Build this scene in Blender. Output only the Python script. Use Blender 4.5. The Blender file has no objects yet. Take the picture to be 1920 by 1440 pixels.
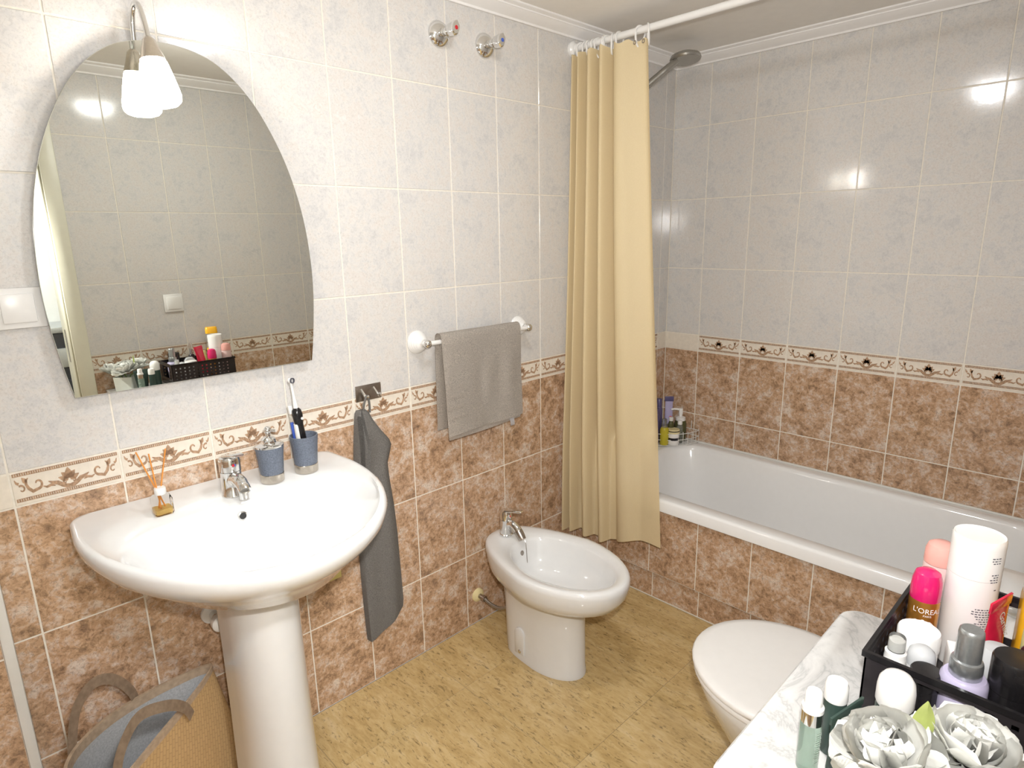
import bpy, bmesh, math, random
from math import pi, sin, cos, sqrt, radians
from mathutils import Vector, Matrix, Euler

random.seed(7)
SC = bpy.context.scene
COL = SC.collection

# ------------------------------------------------------------------ camera
CAM_F = 1168.5          # focal length in pixels of a 1920 wide frame
CAM_LOC = Vector((-2.5631, -1.5897, 1.4140))
CAM_YAW, CAM_PITCH, CAM_ROLL = 0.7697, -0.2356, -0.0189
fwd = Vector((sin(CAM_YAW)*cos(CAM_PITCH), cos(CAM_YAW)*cos(CAM_PITCH), sin(CAM_PITCH)))
rgt = fwd.cross(Vector((0, 0, 1))).normalized()
upv = rgt.cross(fwd)
r2 = rgt*cos(CAM_ROLL) + upv*sin(CAM_ROLL)
u2 = -rgt*sin(CAM_ROLL) + upv*cos(CAM_ROLL)
cam_d = bpy.data.cameras.new('camera')
cam_d.sensor_fit = 'HORIZONTAL'
cam_d.sensor_width = 36.0
cam_d.lens = 36.0*CAM_F/1920.0
cam_d.clip_start = 0.01
cam = bpy.data.objects.new('camera', cam_d)
COL.objects.link(cam)
mw = Matrix((r2, u2, -fwd)).transposed().to_4x4()
mw.translation = CAM_LOC
cam.matrix_world = mw
SC.camera = cam

# ------------------------------------------------------------------ world, lights, exposure
world = bpy.data.worlds.new('world')
SC.world = world
world.use_nodes = True
world.node_tree.nodes['Background'].inputs[0].default_value = (0.9, 0.93, 1.0, 1)
world.node_tree.nodes['Background'].inputs[1].default_value = 0.15
vs = SC.view_settings
vs.view_transform = 'Standard'
vs.look = 'None'
vs.exposure = 0.46
vs.gamma = 1.0
vs.use_curve_mapping = False

FLASH_W = 68.0          # the built-in flash of the photographer's camera
LAMP_E = 32.0           # mirror lamp shade emission
CEIL_E = 72.0           # ceiling lamp emission
HALL_FILL_E = 190.0           # emission of the unseen hallway lamp added as soft fill
fl = bpy.data.lights.new('camera_flash', 'SPOT')
fl.spot_size = radians(114)   # beam of a small flash head
fl.spot_blend = 1.0
fl.energy = FLASH_W
fl.color = (1.0, 0.98, 0.955)
fl.shadow_soft_size = 0.018
flo = bpy.data.objects.new('camera_flash', fl)
flo.location = CAM_LOC + u2*0.095 + r2*0.03 + fwd*0.02
flo.rotation_euler = (fwd + r2*0.10).to_track_quat('-Z', 'Y').to_euler()
COL.objects.link(flo)

# ------------------------------------------------------------------ node material helpers
def new_mat(name):
    m = bpy.data.materials.new(name)
    m.use_nodes = True
    nt = m.node_tree
    b = nt.nodes['Principled BSDF']
    return m, nt, b

def setp(b, **k):
    for n, v in k.items():
        n = n.replace('_', ' ')
        if n in b.inputs:
            b.inputs[n].default_value = v

def c4(c):
    return (c[0], c[1], c[2], 1.0)

def mat(name, col, rough=0.4, metal=0.0, spec=0.5, var=0.04, scale=40.0, bump=0.0, coat=0.0,
        trans=0.0, ior=1.45, alpha=1.0, sub=0.0, emit=None, es=0.0):
    """plain procedural material: colour broken up by a fine noise, optional bump"""
    m, nt, b = new_mat(name)
    setp(b, Roughness=rough, Metallic=metal, IOR=ior)
    b.inputs['Specular IOR Level'].default_value = spec
    b.inputs['Coat Weight'].default_value = coat
    b.inputs['Coat Roughness'].default_value = 0.05
    b.inputs['Transmission Weight'].default_value = trans
    b.inputs['Alpha'].default_value = alpha
    if sub:
        b.inputs['Subsurface Weight'].default_value = sub
        b.inputs['Subsurface Radius'].default_value = (0.02, 0.015, 0.012)
    if emit:
        b.inputs['Emission Color'].default_value = c4(emit)
        b.inputs['Emission Strength'].default_value = es
    tc = nt.nodes.new('ShaderNodeTexCoord')
    nz = nt.nodes.new('ShaderNodeTexNoise')
    nz.inputs['Scale'].default_value = scale
    nz.inputs['Detail'].default_value = 4
    nt.links.new(tc.outputs['Object'], nz.inputs['Vector'])
    rp = nt.nodes.new('ShaderNodeValToRGB')
    lo = [max(0, x*(1-var)) for x in col]
    hi = [min(1, x*(1+var)) for x in col]
    rp.color_ramp.elements[0].position = 0.3
    rp.color_ramp.elements[1].position = 0.7
    rp.color_ramp.elements[0].color = c4(lo)
    rp.color_ramp.elements[1].color = c4(hi)
    nt.links.new(nz.outputs['Fac'], rp.inputs[0])
    nt.links.new(rp.outputs[0], b.inputs['Base Color'])
    if bump:
        bp = nt.nodes.new('ShaderNodeBump')
        bp.inputs['Strength'].default_value = bump
        bp.inputs['Distance'].default_value = 0.002
        nt.links.new(nz.outputs['Fac'], bp.inputs['Height'])
        nt.links.new(bp.outputs[0], b.inputs['Normal'])
    return m

def tile_mat(name, stops, big, mid, speck, speck_amt, rough, bump=0.06, streak=None, specks=(0.42, 0.6)):
    """mottled glazed tile: large clouds + middle clouds pick a colour, fine specks darken it;
    every tile object shifts the pattern by its own random number"""
    m, nt, b = new_mat(name)
    setp(b, Roughness=rough)
    b.inputs['Specular IOR Level'].default_value = 0.55
    L = nt.links
    tc = nt.nodes.new('ShaderNodeTexCoord')
    oi = nt.nodes.new('ShaderNodeObjectInfo')
    mul = nt.nodes.new('ShaderNodeMath'); mul.operation = 'MULTIPLY'; mul.inputs[1].default_value = 57.0
    L.new(oi.outputs['Random'], mul.inputs[0])
    cmb = nt.nodes.new('ShaderNodeCombineXYZ')
    for i in range(3):
        L.new(mul.outputs[0], cmb.inputs[i])
    add = nt.nodes.new('ShaderNodeVectorMath'); add.operation = 'ADD'
    L.new(tc.outputs['Object'], add.inputs[0]); L.new(cmb.outputs[0], add.inputs[1])
    vec = add.outputs[0]
    if streak:
        mp = nt.nodes.new('ShaderNodeMapping')
        mp.inputs['Rotation'].default_value = (0, 0, streak[0])
        mp.inputs['Scale'].default_value = streak[1]
        L.new(vec, mp.inputs['Vector'])
        vec = mp.outputs[0]
    def noise(s, d, r=0.55, dist=0.0):
        n = nt.nodes.new('ShaderNodeTexNoise')
        n.inputs['Scale'].default_value = s; n.inputs['Detail'].default_value = d
        n.inputs['Roughness'].default_value = r; n.inputs['Distortion'].default_value = dist
        L.new(vec, n.inputs['Vector'])
        return n.outputs['Fac']
    n1, n2, n3 = noise(big, 3), noise(mid, 5, 0.65, 0.6), noise(speck, 4, 0.7, 0.8)
    mx = nt.nodes.new('ShaderNodeMix'); mx.data_type = 'FLOAT'
    mx.inputs[0].default_value = 0.55
    L.new(n1, mx.inputs[2]); L.new(n2, mx.inputs[3])
    rp = nt.nodes.new('ShaderNodeValToRGB')
    els = rp.color_ramp.elements
    while len(els) < len(stops):
        els.new(0.5)
    for e, (p, c) in zip(els, stops):
        e.position = p; e.color = c4(c)
    L.new(mx.outputs[0], rp.inputs[0])
    sr = nt.nodes.new('ShaderNodeMapRange')
    sr.inputs['From Min'].default_value = specks[0]; sr.inputs['From Max'].default_value = specks[1]
    sr.inputs['To Min'].default_value = 1.0 - speck_amt; sr.inputs['To Max'].default_value = 1.0
    L.new(n3, sr.inputs['Value'])
    mm = nt.nodes.new('ShaderNodeMix'); mm.data_type = 'RGBA'; mm.blend_type = 'MULTIPLY'
    mm.inputs[0].default_value = 1.0
    L.new(rp.outputs[0], mm.inputs[6]); L.new(sr.outputs[0], mm.inputs[7])
    L.new(mm.outputs[2], b.inputs['Base Color'])
    bp = nt.nodes.new('ShaderNodeBump')
    bp.inputs['Strength'].default_value = bump; bp.inputs['Distance'].default_value = 0.002
    L.new(n2, bp.inputs['Height']); L.new(bp.outputs[0], b.inputs['Normal'])
    return m

MT = {}
MT['upper'] = tile_mat('upper_wall_tile_glaze',
    [(0.36, (0.60, 0.59, 0.585)), (0.45, (0.655, 0.64, 0.625)), (0.52, (0.695, 0.67, 0.64)), (0.57, (0.675, 0.635, 0.60)), (0.66, (0.72, 0.70, 0.675))],
    14, 55, 210, 0.12, 0.10, 0.04, specks=(0.38, 0.5))
MT['lower'] = tile_mat('lower_wall_tile_glaze',
    [(0.37, (0.28, 0.175, 0.11)), (0.44, (0.44, 0.275, 0.165)), (0.50, (0.56, 0.365, 0.23)), (0.55, (0.60, 0.435, 0.325)), (0.63, (0.71, 0.60, 0.50))],
    18, 58, 160, 0.36, 0.12, 0.06, specks=(0.37, 0.5))
MT['floor'] = tile_mat('floor_tile_glaze',
    [(0.34, (0.43, 0.30, 0.125)), (0.45, (0.53, 0.375, 0.165)), (0.54, (0.59, 0.43, 0.205)), (0.66, (0.65, 0.50, 0.27))],
    9, 40, 70, 0.50, 0.09, 0.02, streak=(radians(-15), (2.0, 0.55, 1.0)), specks=(0.355, 0.44))
MT['border'] = mat('border_tile_glaze', (0.78, 0.71, 0.61), 0.14, var=0.05, scale=70)
MT['orn'] = mat('border_ornament_glaze', (0.42, 0.27, 0.17), 0.25, var=0.35, scale=160)
MT['grout'] = mat('cream_grout', (0.80, 0.75, 0.66), 0.8, var=0.06, scale=90)
MT['floor_grout'] = mat('dark_floor_grout', (0.36, 0.29, 0.17), 0.8, var=0.1, scale=60)
MT['plaster'] = mat('ceiling_paint', (0.90, 0.875, 0.835), 0.85, var=0.015, scale=25, bump=0.1)
MT['cornice'] = mat('cornice_paint', (0.90, 0.885, 0.87), 0.6, var=0.01)
MT['porcelain'] = mat('white_porcelain', (0.73, 0.73, 0.725), 0.06, var=0.008, coat=0.6)
MT['enamel'] = mat('white_bath_enamel', (0.84, 0.84, 0.835), 0.08, var=0.008, coat=0.5)
MT['white_plastic'] = mat('white_plastic', (0.80, 0.79, 0.77), 0.25, var=0.01)
MT['seat_plastic'] = mat('toilet_lid_plastic', (0.77, 0.755, 0.735), 0.22, var=0.01)
MT['chrome'] = mat('polished_chrome', (0.78, 0.78, 0.77), 0.06, 1.0, var=0.02)
MT['nickel'] = mat('brushed_nickel', (0.62, 0.57, 0.50), 0.22, 1.0, var=0.05, scale=200)
MT['steel'] = mat('brushed_steel', (0.42, 0.38, 0.34), 0.28, 1.0, var=0.08, scale=150)
MT['showergrey'] = mat('grey_chromed_plastic', (0.40, 0.39, 0.36), 0.25, 0.7, var=0.05)
MT['mirror'] = mat('mirror_silvering', (0.80, 0.815, 0.765), 0.0, 1.0, var=0.0)
MT['board'] = mat('mirror_backing_board', (0.35, 0.33, 0.31), 0.7)
MT['shade'] = mat('frosted_lamp_glass', (0.95, 0.92, 0.86), 0.5, emit=(1.0, 0.94, 0.86), es=LAMP_E)
MT['ceil_glass'] = mat('opal_lamp_glass', (0.95, 0.94, 0.92), 0.4, emit=(0.97, 0.985, 1.0), es=CEIL_E)
MT['hall_fill_glass'] = mat('opal_hall_fill_glass', (0.95, 0.94, 0.92), 0.4, emit=(0.96, 0.98, 1.0), es=HALL_FILL_E)
MT['doorpaint'] = mat('cream_door_paint', (0.70, 0.68, 0.56), 0.35, var=0.015)
MT['hallpaint'] = mat('white_hall_paint', (0.82, 0.82, 0.80), 0.7, var=0.01)
MT['trimwhite'] = mat('white_corner_trim_plastic', (0.72, 0.71, 0.67), 0.35, var=0.02)
MT['black'] = mat('black_plastic', (0.012, 0.011, 0.012), 0.22, var=0.2)
MT['darkglass'] = mat('dark_glossy_lacquer', (0.02, 0.022, 0.03), 0.12, var=0.2)
MT['red'] = mat('red_enamel', (0.55, 0.02, 0.03), 0.3)
MT['blue'] = mat('blue_enamel', (0.06, 0.12, 0.50), 0.3)
MT['towel'] = mat('taupe_terry', (0.64, 0.585, 0.525), 0.95, spec=0.15, var=0.28, scale=420, bump=0.9)
MT['towel_dark'] = mat('charcoal_terry', (0.165, 0.157, 0.147), 0.95, spec=0.15, var=0.28, scale=420, bump=0.9)
MT['tagwhite'] = mat('white_woven_label', (0.75, 0.74, 0.76), 0.8)
MT['slate'] = mat('slate_blue_resin', (0.125, 0.145, 0.185), 0.35, var=0.30, scale=350)
MT['reed'] = mat('orange_reed', (0.72, 0.28, 0.05), 0.6, var=0.15)
MT['amber'] = mat('amber_fragrance_oil', (0.95, 0.68, 0.22), 0.05, trans=0.5, ior=1.36)
MT['glass'] = mat('clear_glass', (0.96, 0.97, 0.96), 0.02, trans=1.0, ior=1.45, var=0.0)
MT['thinglass'] = mat('thin_clear_glass', (0.98, 0.985, 0.98), 0.02, trans=1.0, ior=1.08, var=0.0)
MT['clearplastic'] = mat('clear_plastic', (0.93, 0.95, 0.93), 0.06, trans=0.92, ior=1.3, var=0.0)
MT['palegreen_glass'] = mat('pale_green_glass', (0.52, 0.66, 0.57), 0.08, trans=0.72, ior=1.33, var=0.02)
MT['darkgreen'] = mat('dark_green_tube_plastic', (0.035, 0.062, 0.052), 0.35, var=0.08)
MT['smoke'] = mat('smoked_black_plastic', (0.030, 0.026, 0.028), 0.18, var=0.15, trans=0.12)
MT['yellow_cover'] = mat('yellowed_cover_plastic', (0.66, 0.58, 0.22), 0.45, var=0.05)
MT['creamplastic'] = mat('yellowed_cream_plastic', (0.78, 0.68, 0.38), 0.4, var=0.05)
MT['purple'] = mat('purple_plastic', (0.10, 0.085, 0.19), 0.3, var=0.08)
MT['lilac'] = mat('lilac_plastic', (0.44, 0.40, 0.62), 0.35, var=0.04)
MT['lavender'] = mat('lavender_plastic', (0.50, 0.46, 0.63), 0.3, var=0.02)
MT['silver'] = mat('satin_silver_plastic', (0.42, 0.44, 0.45), 0.28, 0.8, var=0.06, scale=250)
MT['pink'] = mat('translucent_pink_plastic', (0.92, 0.50, 0.44), 0.25, trans=0.35, ior=1.2, var=0.03)
MT['palepink'] = mat('pale_pink_plastic', (0.83, 0.62, 0.60), 0.25, trans=0.25, ior=1.2, var=0.03)
MT['magenta'] = mat('magenta_cap_plastic', (0.62, 0.015, 0.13), 0.12, coat=0.5, var=0.05)
MT['gold'] = mat('gold_can_lacquer', (0.60, 0.27, 0.05), 0.28, 0.75, var=0.06)
MT['plum'] = mat('plum_label_ink', (0.24, 0.02, 0.12), 0.3, var=0.15)
MT['redtube'] = mat('red_tube_plastic', (0.58, 0.015, 0.05), 0.2, coat=0.4, var=0.1)
MT['orange'] = mat('yellow_orange_plastic', (0.90, 0.46, 0.02), 0.25, var=0.06)
MT['paleyellow'] = mat('pale_yellow_plastic', (0.75, 0.70, 0.32), 0.2, trans=0.3, ior=1.2)
MT['greydome'] = mat('frosted_grey_plastic', (0.60, 0.61, 0.62), 0.35, trans=0.2, ior=1.2)
MT['ink'] = mat('dark_grey_print', (0.09, 0.09, 0.11), 0.5)
MT['whiteprint'] = mat('white_print', (0.85, 0.83, 0.80), 0.5)
MT['wire'] = mat('white_coated_wire', (0.72, 0.71, 0.67), 0.35)
MT['olive'] = mat('olive_oil_plastic', (0.12, 0.12, 0.05), 0.15, trans=0.3, ior=1.3)
MT['yellowliquid'] = mat('yellow_shower_gel', (0.70, 0.60, 0.06), 0.15, trans=0.3, ior=1.3)
def petal_mat():
    m = mat('white_silk_petal', (0.96, 0.96, 0.93), 0.75, var=0.03, spec=0.2)
    nt = m.node_tree; L = nt.links
    b = nt.nodes['Principled BSDF']; out = nt.nodes['Material Output']
    tr = nt.nodes.new('ShaderNodeBsdfTranslucent'); tr.inputs['Color'].default_value = (0.95, 0.95, 0.90, 1)
    mx = nt.nodes.new('ShaderNodeMixShader'); mx.inputs[0].default_value = 0.2
    L.new(b.outputs[0], mx.inputs[1]); L.new(tr.outputs[0], mx.inputs[2]); L.new(mx.outputs[0], out.inputs[0])
    return m
MT['petal'] = petal_mat()
MT['leaf'] = mat('pale_green_silk_leaf', (0.60, 0.68, 0.24), 0.6, var=0.08)
MT['stemgreen'] = mat('green_silk_stem', (0.22, 0.32, 0.08), 0.6)
MT['vase'] = mat('white_frosted_vase_glass', (0.74, 0.77, 0.72), 0.12, var=0.03, coat=0.5)
MT['lining'] = mat('grey_bag_lining', (0.45, 0.455, 0.46), 0.9, var=0.16, scale=260, bump=0.4)
MT['leather'] = mat('brown_bag_strap', (0.44, 0.33, 0.23), 0.7, var=0.15, scale=90)
MT['hose'] = mat('braided_steel_hose', (0.38, 0.36, 0.34), 0.35, 0.9, var=0.5, scale=700)
MT['dark'] = mat('dark_hole', (0.03, 0.03, 0.03), 0.6)

def marble_mat():
    m, nt, b = new_mat('white_veined_marble')
    setp(b, Roughness=0.12)
    L = nt.links
    tc = nt.nodes.new('ShaderNodeTexCoord')
    n = nt.nodes.new('ShaderNodeTexNoise'); n.inputs['Scale'].default_value = 9; n.inputs['Detail'].default_value = 8
    n.inputs['Roughness'].default_value = 0.62; n.inputs['Distortion'].default_value = 1.4
    L.new(tc.outputs['Object'], n.inputs['Vector'])
    s = nt.nodes.new('ShaderNodeMath'); s.operation = 'SUBTRACT'; s.inputs[1].default_value = 0.5
    a = nt.nodes.new('ShaderNodeMath'); a.operation = 'ABSOLUTE'
    L.new(n.outputs['Fac'], s.inputs[0]); L.new(s.outputs[0], a.inputs[0])
    rp = nt.nodes.new('ShaderNodeValToRGB')
    e = rp.color_ramp.elements
    e[0].position = 0.0; e[0].color = (0.48, 0.48, 0.475, 1)
    e[1].position = 0.12; e[1].color = (0.68, 0.675, 0.66, 1)
    x = e.new(0.03); x.color = (0.60, 0.595, 0.585, 1)
    L.new(a.outputs[0], rp.inputs[0]); L.new(rp.outputs[0], b.inputs['Base Color'])
    return m
MT['marble'] = marble_mat()

def curtain_mat():
    m = bpy.data.materials.new('beige_curtain_fabric')
    m.use_nodes = True
    nt = m.node_tree; nt.nodes.clear(); L = nt.links
    out = nt.nodes.new('ShaderNodeOutputMaterial')
    b = nt.nodes.new('ShaderNodeBsdfPrincipled')
    b.inputs['Roughness'].default_value = 0.55
    b.inputs['Specular IOR Level'].default_value = 0.3
    tr = nt.nodes.new('ShaderNodeBsdfTranslucent')
    tp = nt.nodes.new('ShaderNodeBsdfTransparent')
    tc = nt.nodes.new('ShaderNodeTexCoord')
    w = nt.nodes.new('ShaderNodeTexNoise'); w.inputs['Scale'].default_value = 300; w.inputs['Detail'].default_value = 3
    L.new(tc.outputs['Object'], w.inputs['Vector'])
    rp = nt.nodes.new('ShaderNodeValToRGB')
    rp.color_ramp.elements[0].color = (0.74, 0.60, 0.36, 1); rp.color_ramp.elements[1].color = (0.80, 0.67, 0.43, 1)
    L.new(w.outputs['Fac'], rp.inputs[0])
    L.new(rp.outputs[0], b.inputs['Base Color']); L.new(rp.outputs[0], tr.inputs['Color'])
    bp = nt.nodes.new('ShaderNodeBump'); bp.inputs['Strength'].default_value = 0.15; bp.inputs['Distance'].default_value = 0.001
    L.new(w.outputs['Fac'], bp.inputs['Height']); L.new(bp.outputs[0], b.inputs['Normal'])
    m1 = nt.nodes.new('ShaderNodeMixShader'); m1.inputs[0].default_value = 0.22
    L.new(b.outputs[0], m1.inputs[1]); L.new(tr.outputs[0], m1.inputs[2])
    m2 = nt.nodes.new('ShaderNodeMixShader'); m2.inputs[0].default_value = 0.07
    L.new(m1.outputs[0], m2.inputs[1]); L.new(tp.outputs[0], m2.inputs[2])
    L.new(m2.outputs[0], out.inputs[0])
    return m
MT['curtain'] = curtain_mat()

def weave_mat():
    m, nt, b = new_mat('tan_woven_straw')
    setp(b, Roughness=0.75)
    L = nt.links
    tc = nt.nodes.new('ShaderNodeTexCoord')
    mp = nt.nodes.new('ShaderNodeMapping'); mp.inputs['Rotation'].default_value = (0.5, 0.8, 0.4)
    L.new(tc.outputs['Object'], mp.inputs['Vector'])
    br = nt.nodes.new('ShaderNodeTexBrick')
    br.inputs['Scale'].default_value = 30; br.inputs['Mortar Size'].default_value = 0.03
    br.inputs['Color1'].default_value = (0.60, 0.40, 0.19, 1); br.inputs['Color2'].default_value = (0.55, 0.36, 0.17, 1)
    br.inputs['Mortar'].default_value = (0.47, 0.30, 0.14, 1)
    L.new(mp.outputs[0], br.inputs['Vector'])
    L.new(br.outputs['Color'], b.inputs['Base Color'])
    bp = nt.nodes.new('ShaderNodeBump'); bp.inputs['Strength'].default_value = 0.4; bp.inputs['Distance'].default_value = 0.002
    L.new(br.outputs['Fac'], bp.inputs['Height']); bp.invert = True
    L.new(bp.outputs[0], b.inputs['Normal'])
    return m
MT['straw'] = weave_mat()

# ------------------------------------------------------------------ mesh builder
class MB:
    def __init__(s):
        s.v = []; s.f = []
    def add(s, vs_, fs_, M=None):
        o = len(s.v)
        for p in vs_:
            p = Vector(p)
            s.v.append(tuple(M @ p) if M is not None else tuple(p))
        for f in fs_:
            s.f.append(tuple(i+o for i in f))
        return s
    def box(s, x0, x1, y0, y1, z0, z1, M=None):
        v = [(x, y, z) for z in (z0, z1) for y in (y0, y1) for x in (x0, x1)]
        return s.add(v, [(0, 2, 3, 1), (4, 5, 7, 6), (0, 1, 5, 4), (2, 6, 7, 3), (0, 4, 6, 2), (1, 3, 7, 5)], M)
    def loft(s, loops, cap0=True, cap1=True, M=None, closed=True):
        n = len(loops[0]); v = []; f = []
        for l in loops:
            v += list(l)
        for k in range(len(loops)-1):
            for i in range(n if closed else n-1):
                j = (i+1) % n
                f.append((k*n+i, k*n+j, (k+1)*n+j, (k+1)*n+i))
        if cap0: f.append(tuple(range(n))[::-1])
        if cap1: f.append(tuple((len(loops)-1)*n+i for i in range(n)))
        return s.add(v, f, M)
    def lathe(s, prof, n=28, M=None, cap0=True, cap1=True, sx=1.0, sy=1.0):
        loops = [[(r*cos(2*pi*i/n)*sx, r*sin(2*pi*i/n)*sy, z) for i in range(n)] for r, z in prof]
        return s.loft(loops, cap0, cap1, M)
    def tube(s, pts, r, n=10, closed=False, M=None, flat=1.0):
        pts = [Vector(p) for p in pts]; m = len(pts)
        rr = r if isinstance(r, (list, tuple)) else [r]*m
        loops = []; t0 = None; nv = None
        for i, p in enumerate(pts):
            if closed: t = (pts[(i+1) % m]-pts[i-1]).normalized()
            else: t = (pts[min(i+1, m-1)]-pts[max(i-1, 0)]).normalized()
            if nv is None:
                a = Vector((0, 0, 1)) if abs(t.z) < 0.9 else Vector((1, 0, 0))
                nv = (a - t*a.dot(t)).normalized()
            else:
                nv = (nv - t*nv.dot(t)).normalized()
            b = t.cross(nv)
            loops.append([p + nv*cos(2*pi*k/n)*rr[i] + b*sin(2*pi*k/n)*rr[i]*flat for k in range(n)])
        if closed:
            loops.append(loops[0])
            return s.loft(loops, False, False, M)
        return s.loft(loops, True, True, M)
    def grid(s, fn, nu, nv_, M=None):
        v = [fn(i/nu, j/nv_) for j in range(nv_+1) for i in range(nu+1)]
        f = [(j*(nu+1)+i, j*(nu+1)+i+1, (j+1)*(nu+1)+i+1, (j+1)*(nu+1)+i) for j in range(nv_) for i in range(nu)]
        return s.add(v, f, M)
    def ball(s, c, r, M=None, n=16, m=10, sc=(1, 1, 1)):
        prof = [(max(1e-4, r*sin(pi*k/m)), -r*cos(pi*k/m)) for k in range(m+1)]
        T = Matrix.Translation(c) @ Matrix.Diagonal((*sc, 1))
        return s.lathe(prof, n, (M @ T) if M is not None else T)
    def mesh(s, name, bevel=0.0, smooth=True, seg=2, solid=0.0, merge=False, angle=38):
        bm = bmesh.new()
        vv = [bm.verts.new(p) for p in s.v]
        for f in s.f:
            try: bm.faces.new([vv[i] for i in f])
            except ValueError: pass
        if merge: bmesh.ops.remove_doubles(bm, verts=bm.verts, dist=1e-5)
        if not solid:
            bmesh.ops.recalc_face_normals(bm, faces=bm.faces)
        if solid:
            bmesh.ops.solidify(bm, geom=bm.faces[:], thickness=solid)
            bmesh.ops.recalc_face_normals(bm, faces=bm.faces)
        if bevel:
            bmesh.ops.bevel(bm, geom=[e for e in bm.edges if e.is_manifold and e.calc_face_angle(0) > 0.5], offset=bevel, segments=seg,
                            affect='EDGES', profile=0.5, clamp_overlap=True)
        me = bpy.data.meshes.new(name)
        bm.to_mesh(me); bm.free()
        if smooth:
            me.polygons.foreach_set('use_smooth', [True]*len(me.polygons))
            me.set_sharp_from_angle(angle=radians(angle))
        return me

def link(name, me, material=None, parent=None, loc=(0, 0, 0), rot=(0, 0, 0), scale=None):
    o = bpy.data.objects.new(name, me)
    COL.objects.link(o)
    if material is not None and me is not None and not me.materials:
        me.materials.append(MT[material] if isinstance(material, str) else material)
    o.location = loc; o.rotation_euler = rot
    if scale: o.scale = scale
    if parent is not None: o.parent = parent
    return o

def part(name, mb, material, parent, bevel=0.0, loc=(0, 0, 0), rot=(0, 0, 0), label=None, **k):
    o = link(name, mb.mesh(name, bevel, **k), material, parent, loc, rot)
    if label: o['label'] = label
    return o

def tag(o, label, cat, group=None):
    o['label'] = label; o['category'] = cat
    if group: o['group'] = group
    return o

def thing(name, label, cat, loc=(0, 0, 0), rot=(0, 0, 0), group=None):
    o = bpy.data.objects.new(name, None)
    COL.objects.link(o)
    o.empty_display_size = 0.05
    o.location = loc; o.rotation_euler = rot
    return tag(o, label, cat, group)

def struct(o, label, cat):
    o['kind'] = 'structure'
    return tag(o, label, cat)

def RX(a): return Matrix.Rotation(a, 4, 'X')
def RY(a): return Matrix.Rotation(a, 4, 'Y')
def RZ(a): return Matrix.Rotation(a, 4, 'Z')
def TR(x, y, z): return Matrix.Translation((x, y, z))

def rrect(cx, cy, hx, hy, r, z, n=8):
    r = min(r, hx-1e-4, hy-1e-4); o = []
    for qx, qy, a0 in ((1, 1, 0), (-1, 1, pi/2), (-1, -1, pi), (1, -1, 3*pi/2)):
        for k in range(n):
            a = a0 + pi/2*k/(n-1)
            o.append((cx+qx*(hx-r)+r*cos(a), cy+qy*(hy-r)+r*sin(a), z))
    return o

def smoothpath(pts, n=6):
    """Catmull-Rom through the points"""
    P = [Vector(p) for p in pts]; o = []
    for i in range(len(P)-1):
        a, b, c, d = P[max(i-1, 0)], P[i], P[i+1], P[min(i+2, len(P)-1)]
        for k in range(n):
            t = k/n
            o.append(0.5*((2*b)+(c-a)*t+(2*a-5*b+4*c-d)*t*t+(3*b-a-3*c+d)*t*t*t))
    o.append(P[-1])
    return o

def text_part(body, size, material, parent, radius=None, loc=(0, 0, 0), rot=(0, 0, 0), shear=0.0, depth=0.0004, name='lettering', squash=1.0):
    cu = bpy.data.curves.new('lettering_curve', 'FONT')
    cu.body = body; cu.size = size; cu.align_x = 'CENTER'; cu.align_y = 'CENTER'; cu.shear = shear; cu.resolution_u = 3
    tmp = bpy.data.objects.new('lettering_tmp', cu)
    COL.objects.link(tmp)
    dg = bpy.context.evaluated_depsgraph_get()
    me0 = tmp.evaluated_get(dg).to_mesh()
    vs_ = [v.co.copy() for v in me0.vertices]; fs_ = [tuple(p.vertices) for p in me0.polygons]
    tmp.evaluated_get(dg).to_mesh_clear()
    bpy.data.objects.remove(tmp); bpy.data.curves.remove(cu)
    m = MB(); out = []
    for v in vs_:
        x, z = v.x*squash, v.y
        if radius:
            a = x/radius
            out.append(((radius+depth)*sin(a), -(radius+depth)*cos(a), z))
        else:
            out.append((x, -depth, z))
    m.add(out, fs_)
    return part(name, m, material, parent, loc=loc, rot=rot, smooth=False)

# ================================================================== STRUCTURE
Z0, Z5, Z4, ZBB, ZBT, Z2, Z1, ZH0, ZC, ZCEIL = 0.0, 0.283, 0.581, 0.879, 0.9535, 1.2513, 1.5492, 1.8471, 2.092, 2.125
ROWS = [(Z0, Z5, 'lower'), (Z5, Z4, 'lower'), (Z4, ZBB, 'lower'), (ZBB, ZBT, 'border'), (ZBT, Z2, 'upper'), (Z2, Z1, 'upper'), (Z1, ZH0, 'upper'), (ZH0, 2.105, 'upper')]
YC = -1.60              # plane of the wall with the doorway
XD = -2.95              # plane of the far left wall
PIL = -2.522            # edge of the boxed-in pilaster
GAP = 0.0038

_tiles = {}
def tile_mesh(w, h, kind):
    k = (round(w, 4), round(h, 4), kind)
    if k not in _tiles:
        m = MB().box(-w/2+GAP/2, w/2-GAP/2, 0, 0.008, -h/2+GAP/2, h/2-GAP/2)
        me = m.mesh('wall_tile_%s' % kind, 0.0009, seg=1, smooth=False)
        me.materials.append(MT[kind])
        _tiles[k] = me
    return _tiles[k]

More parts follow.
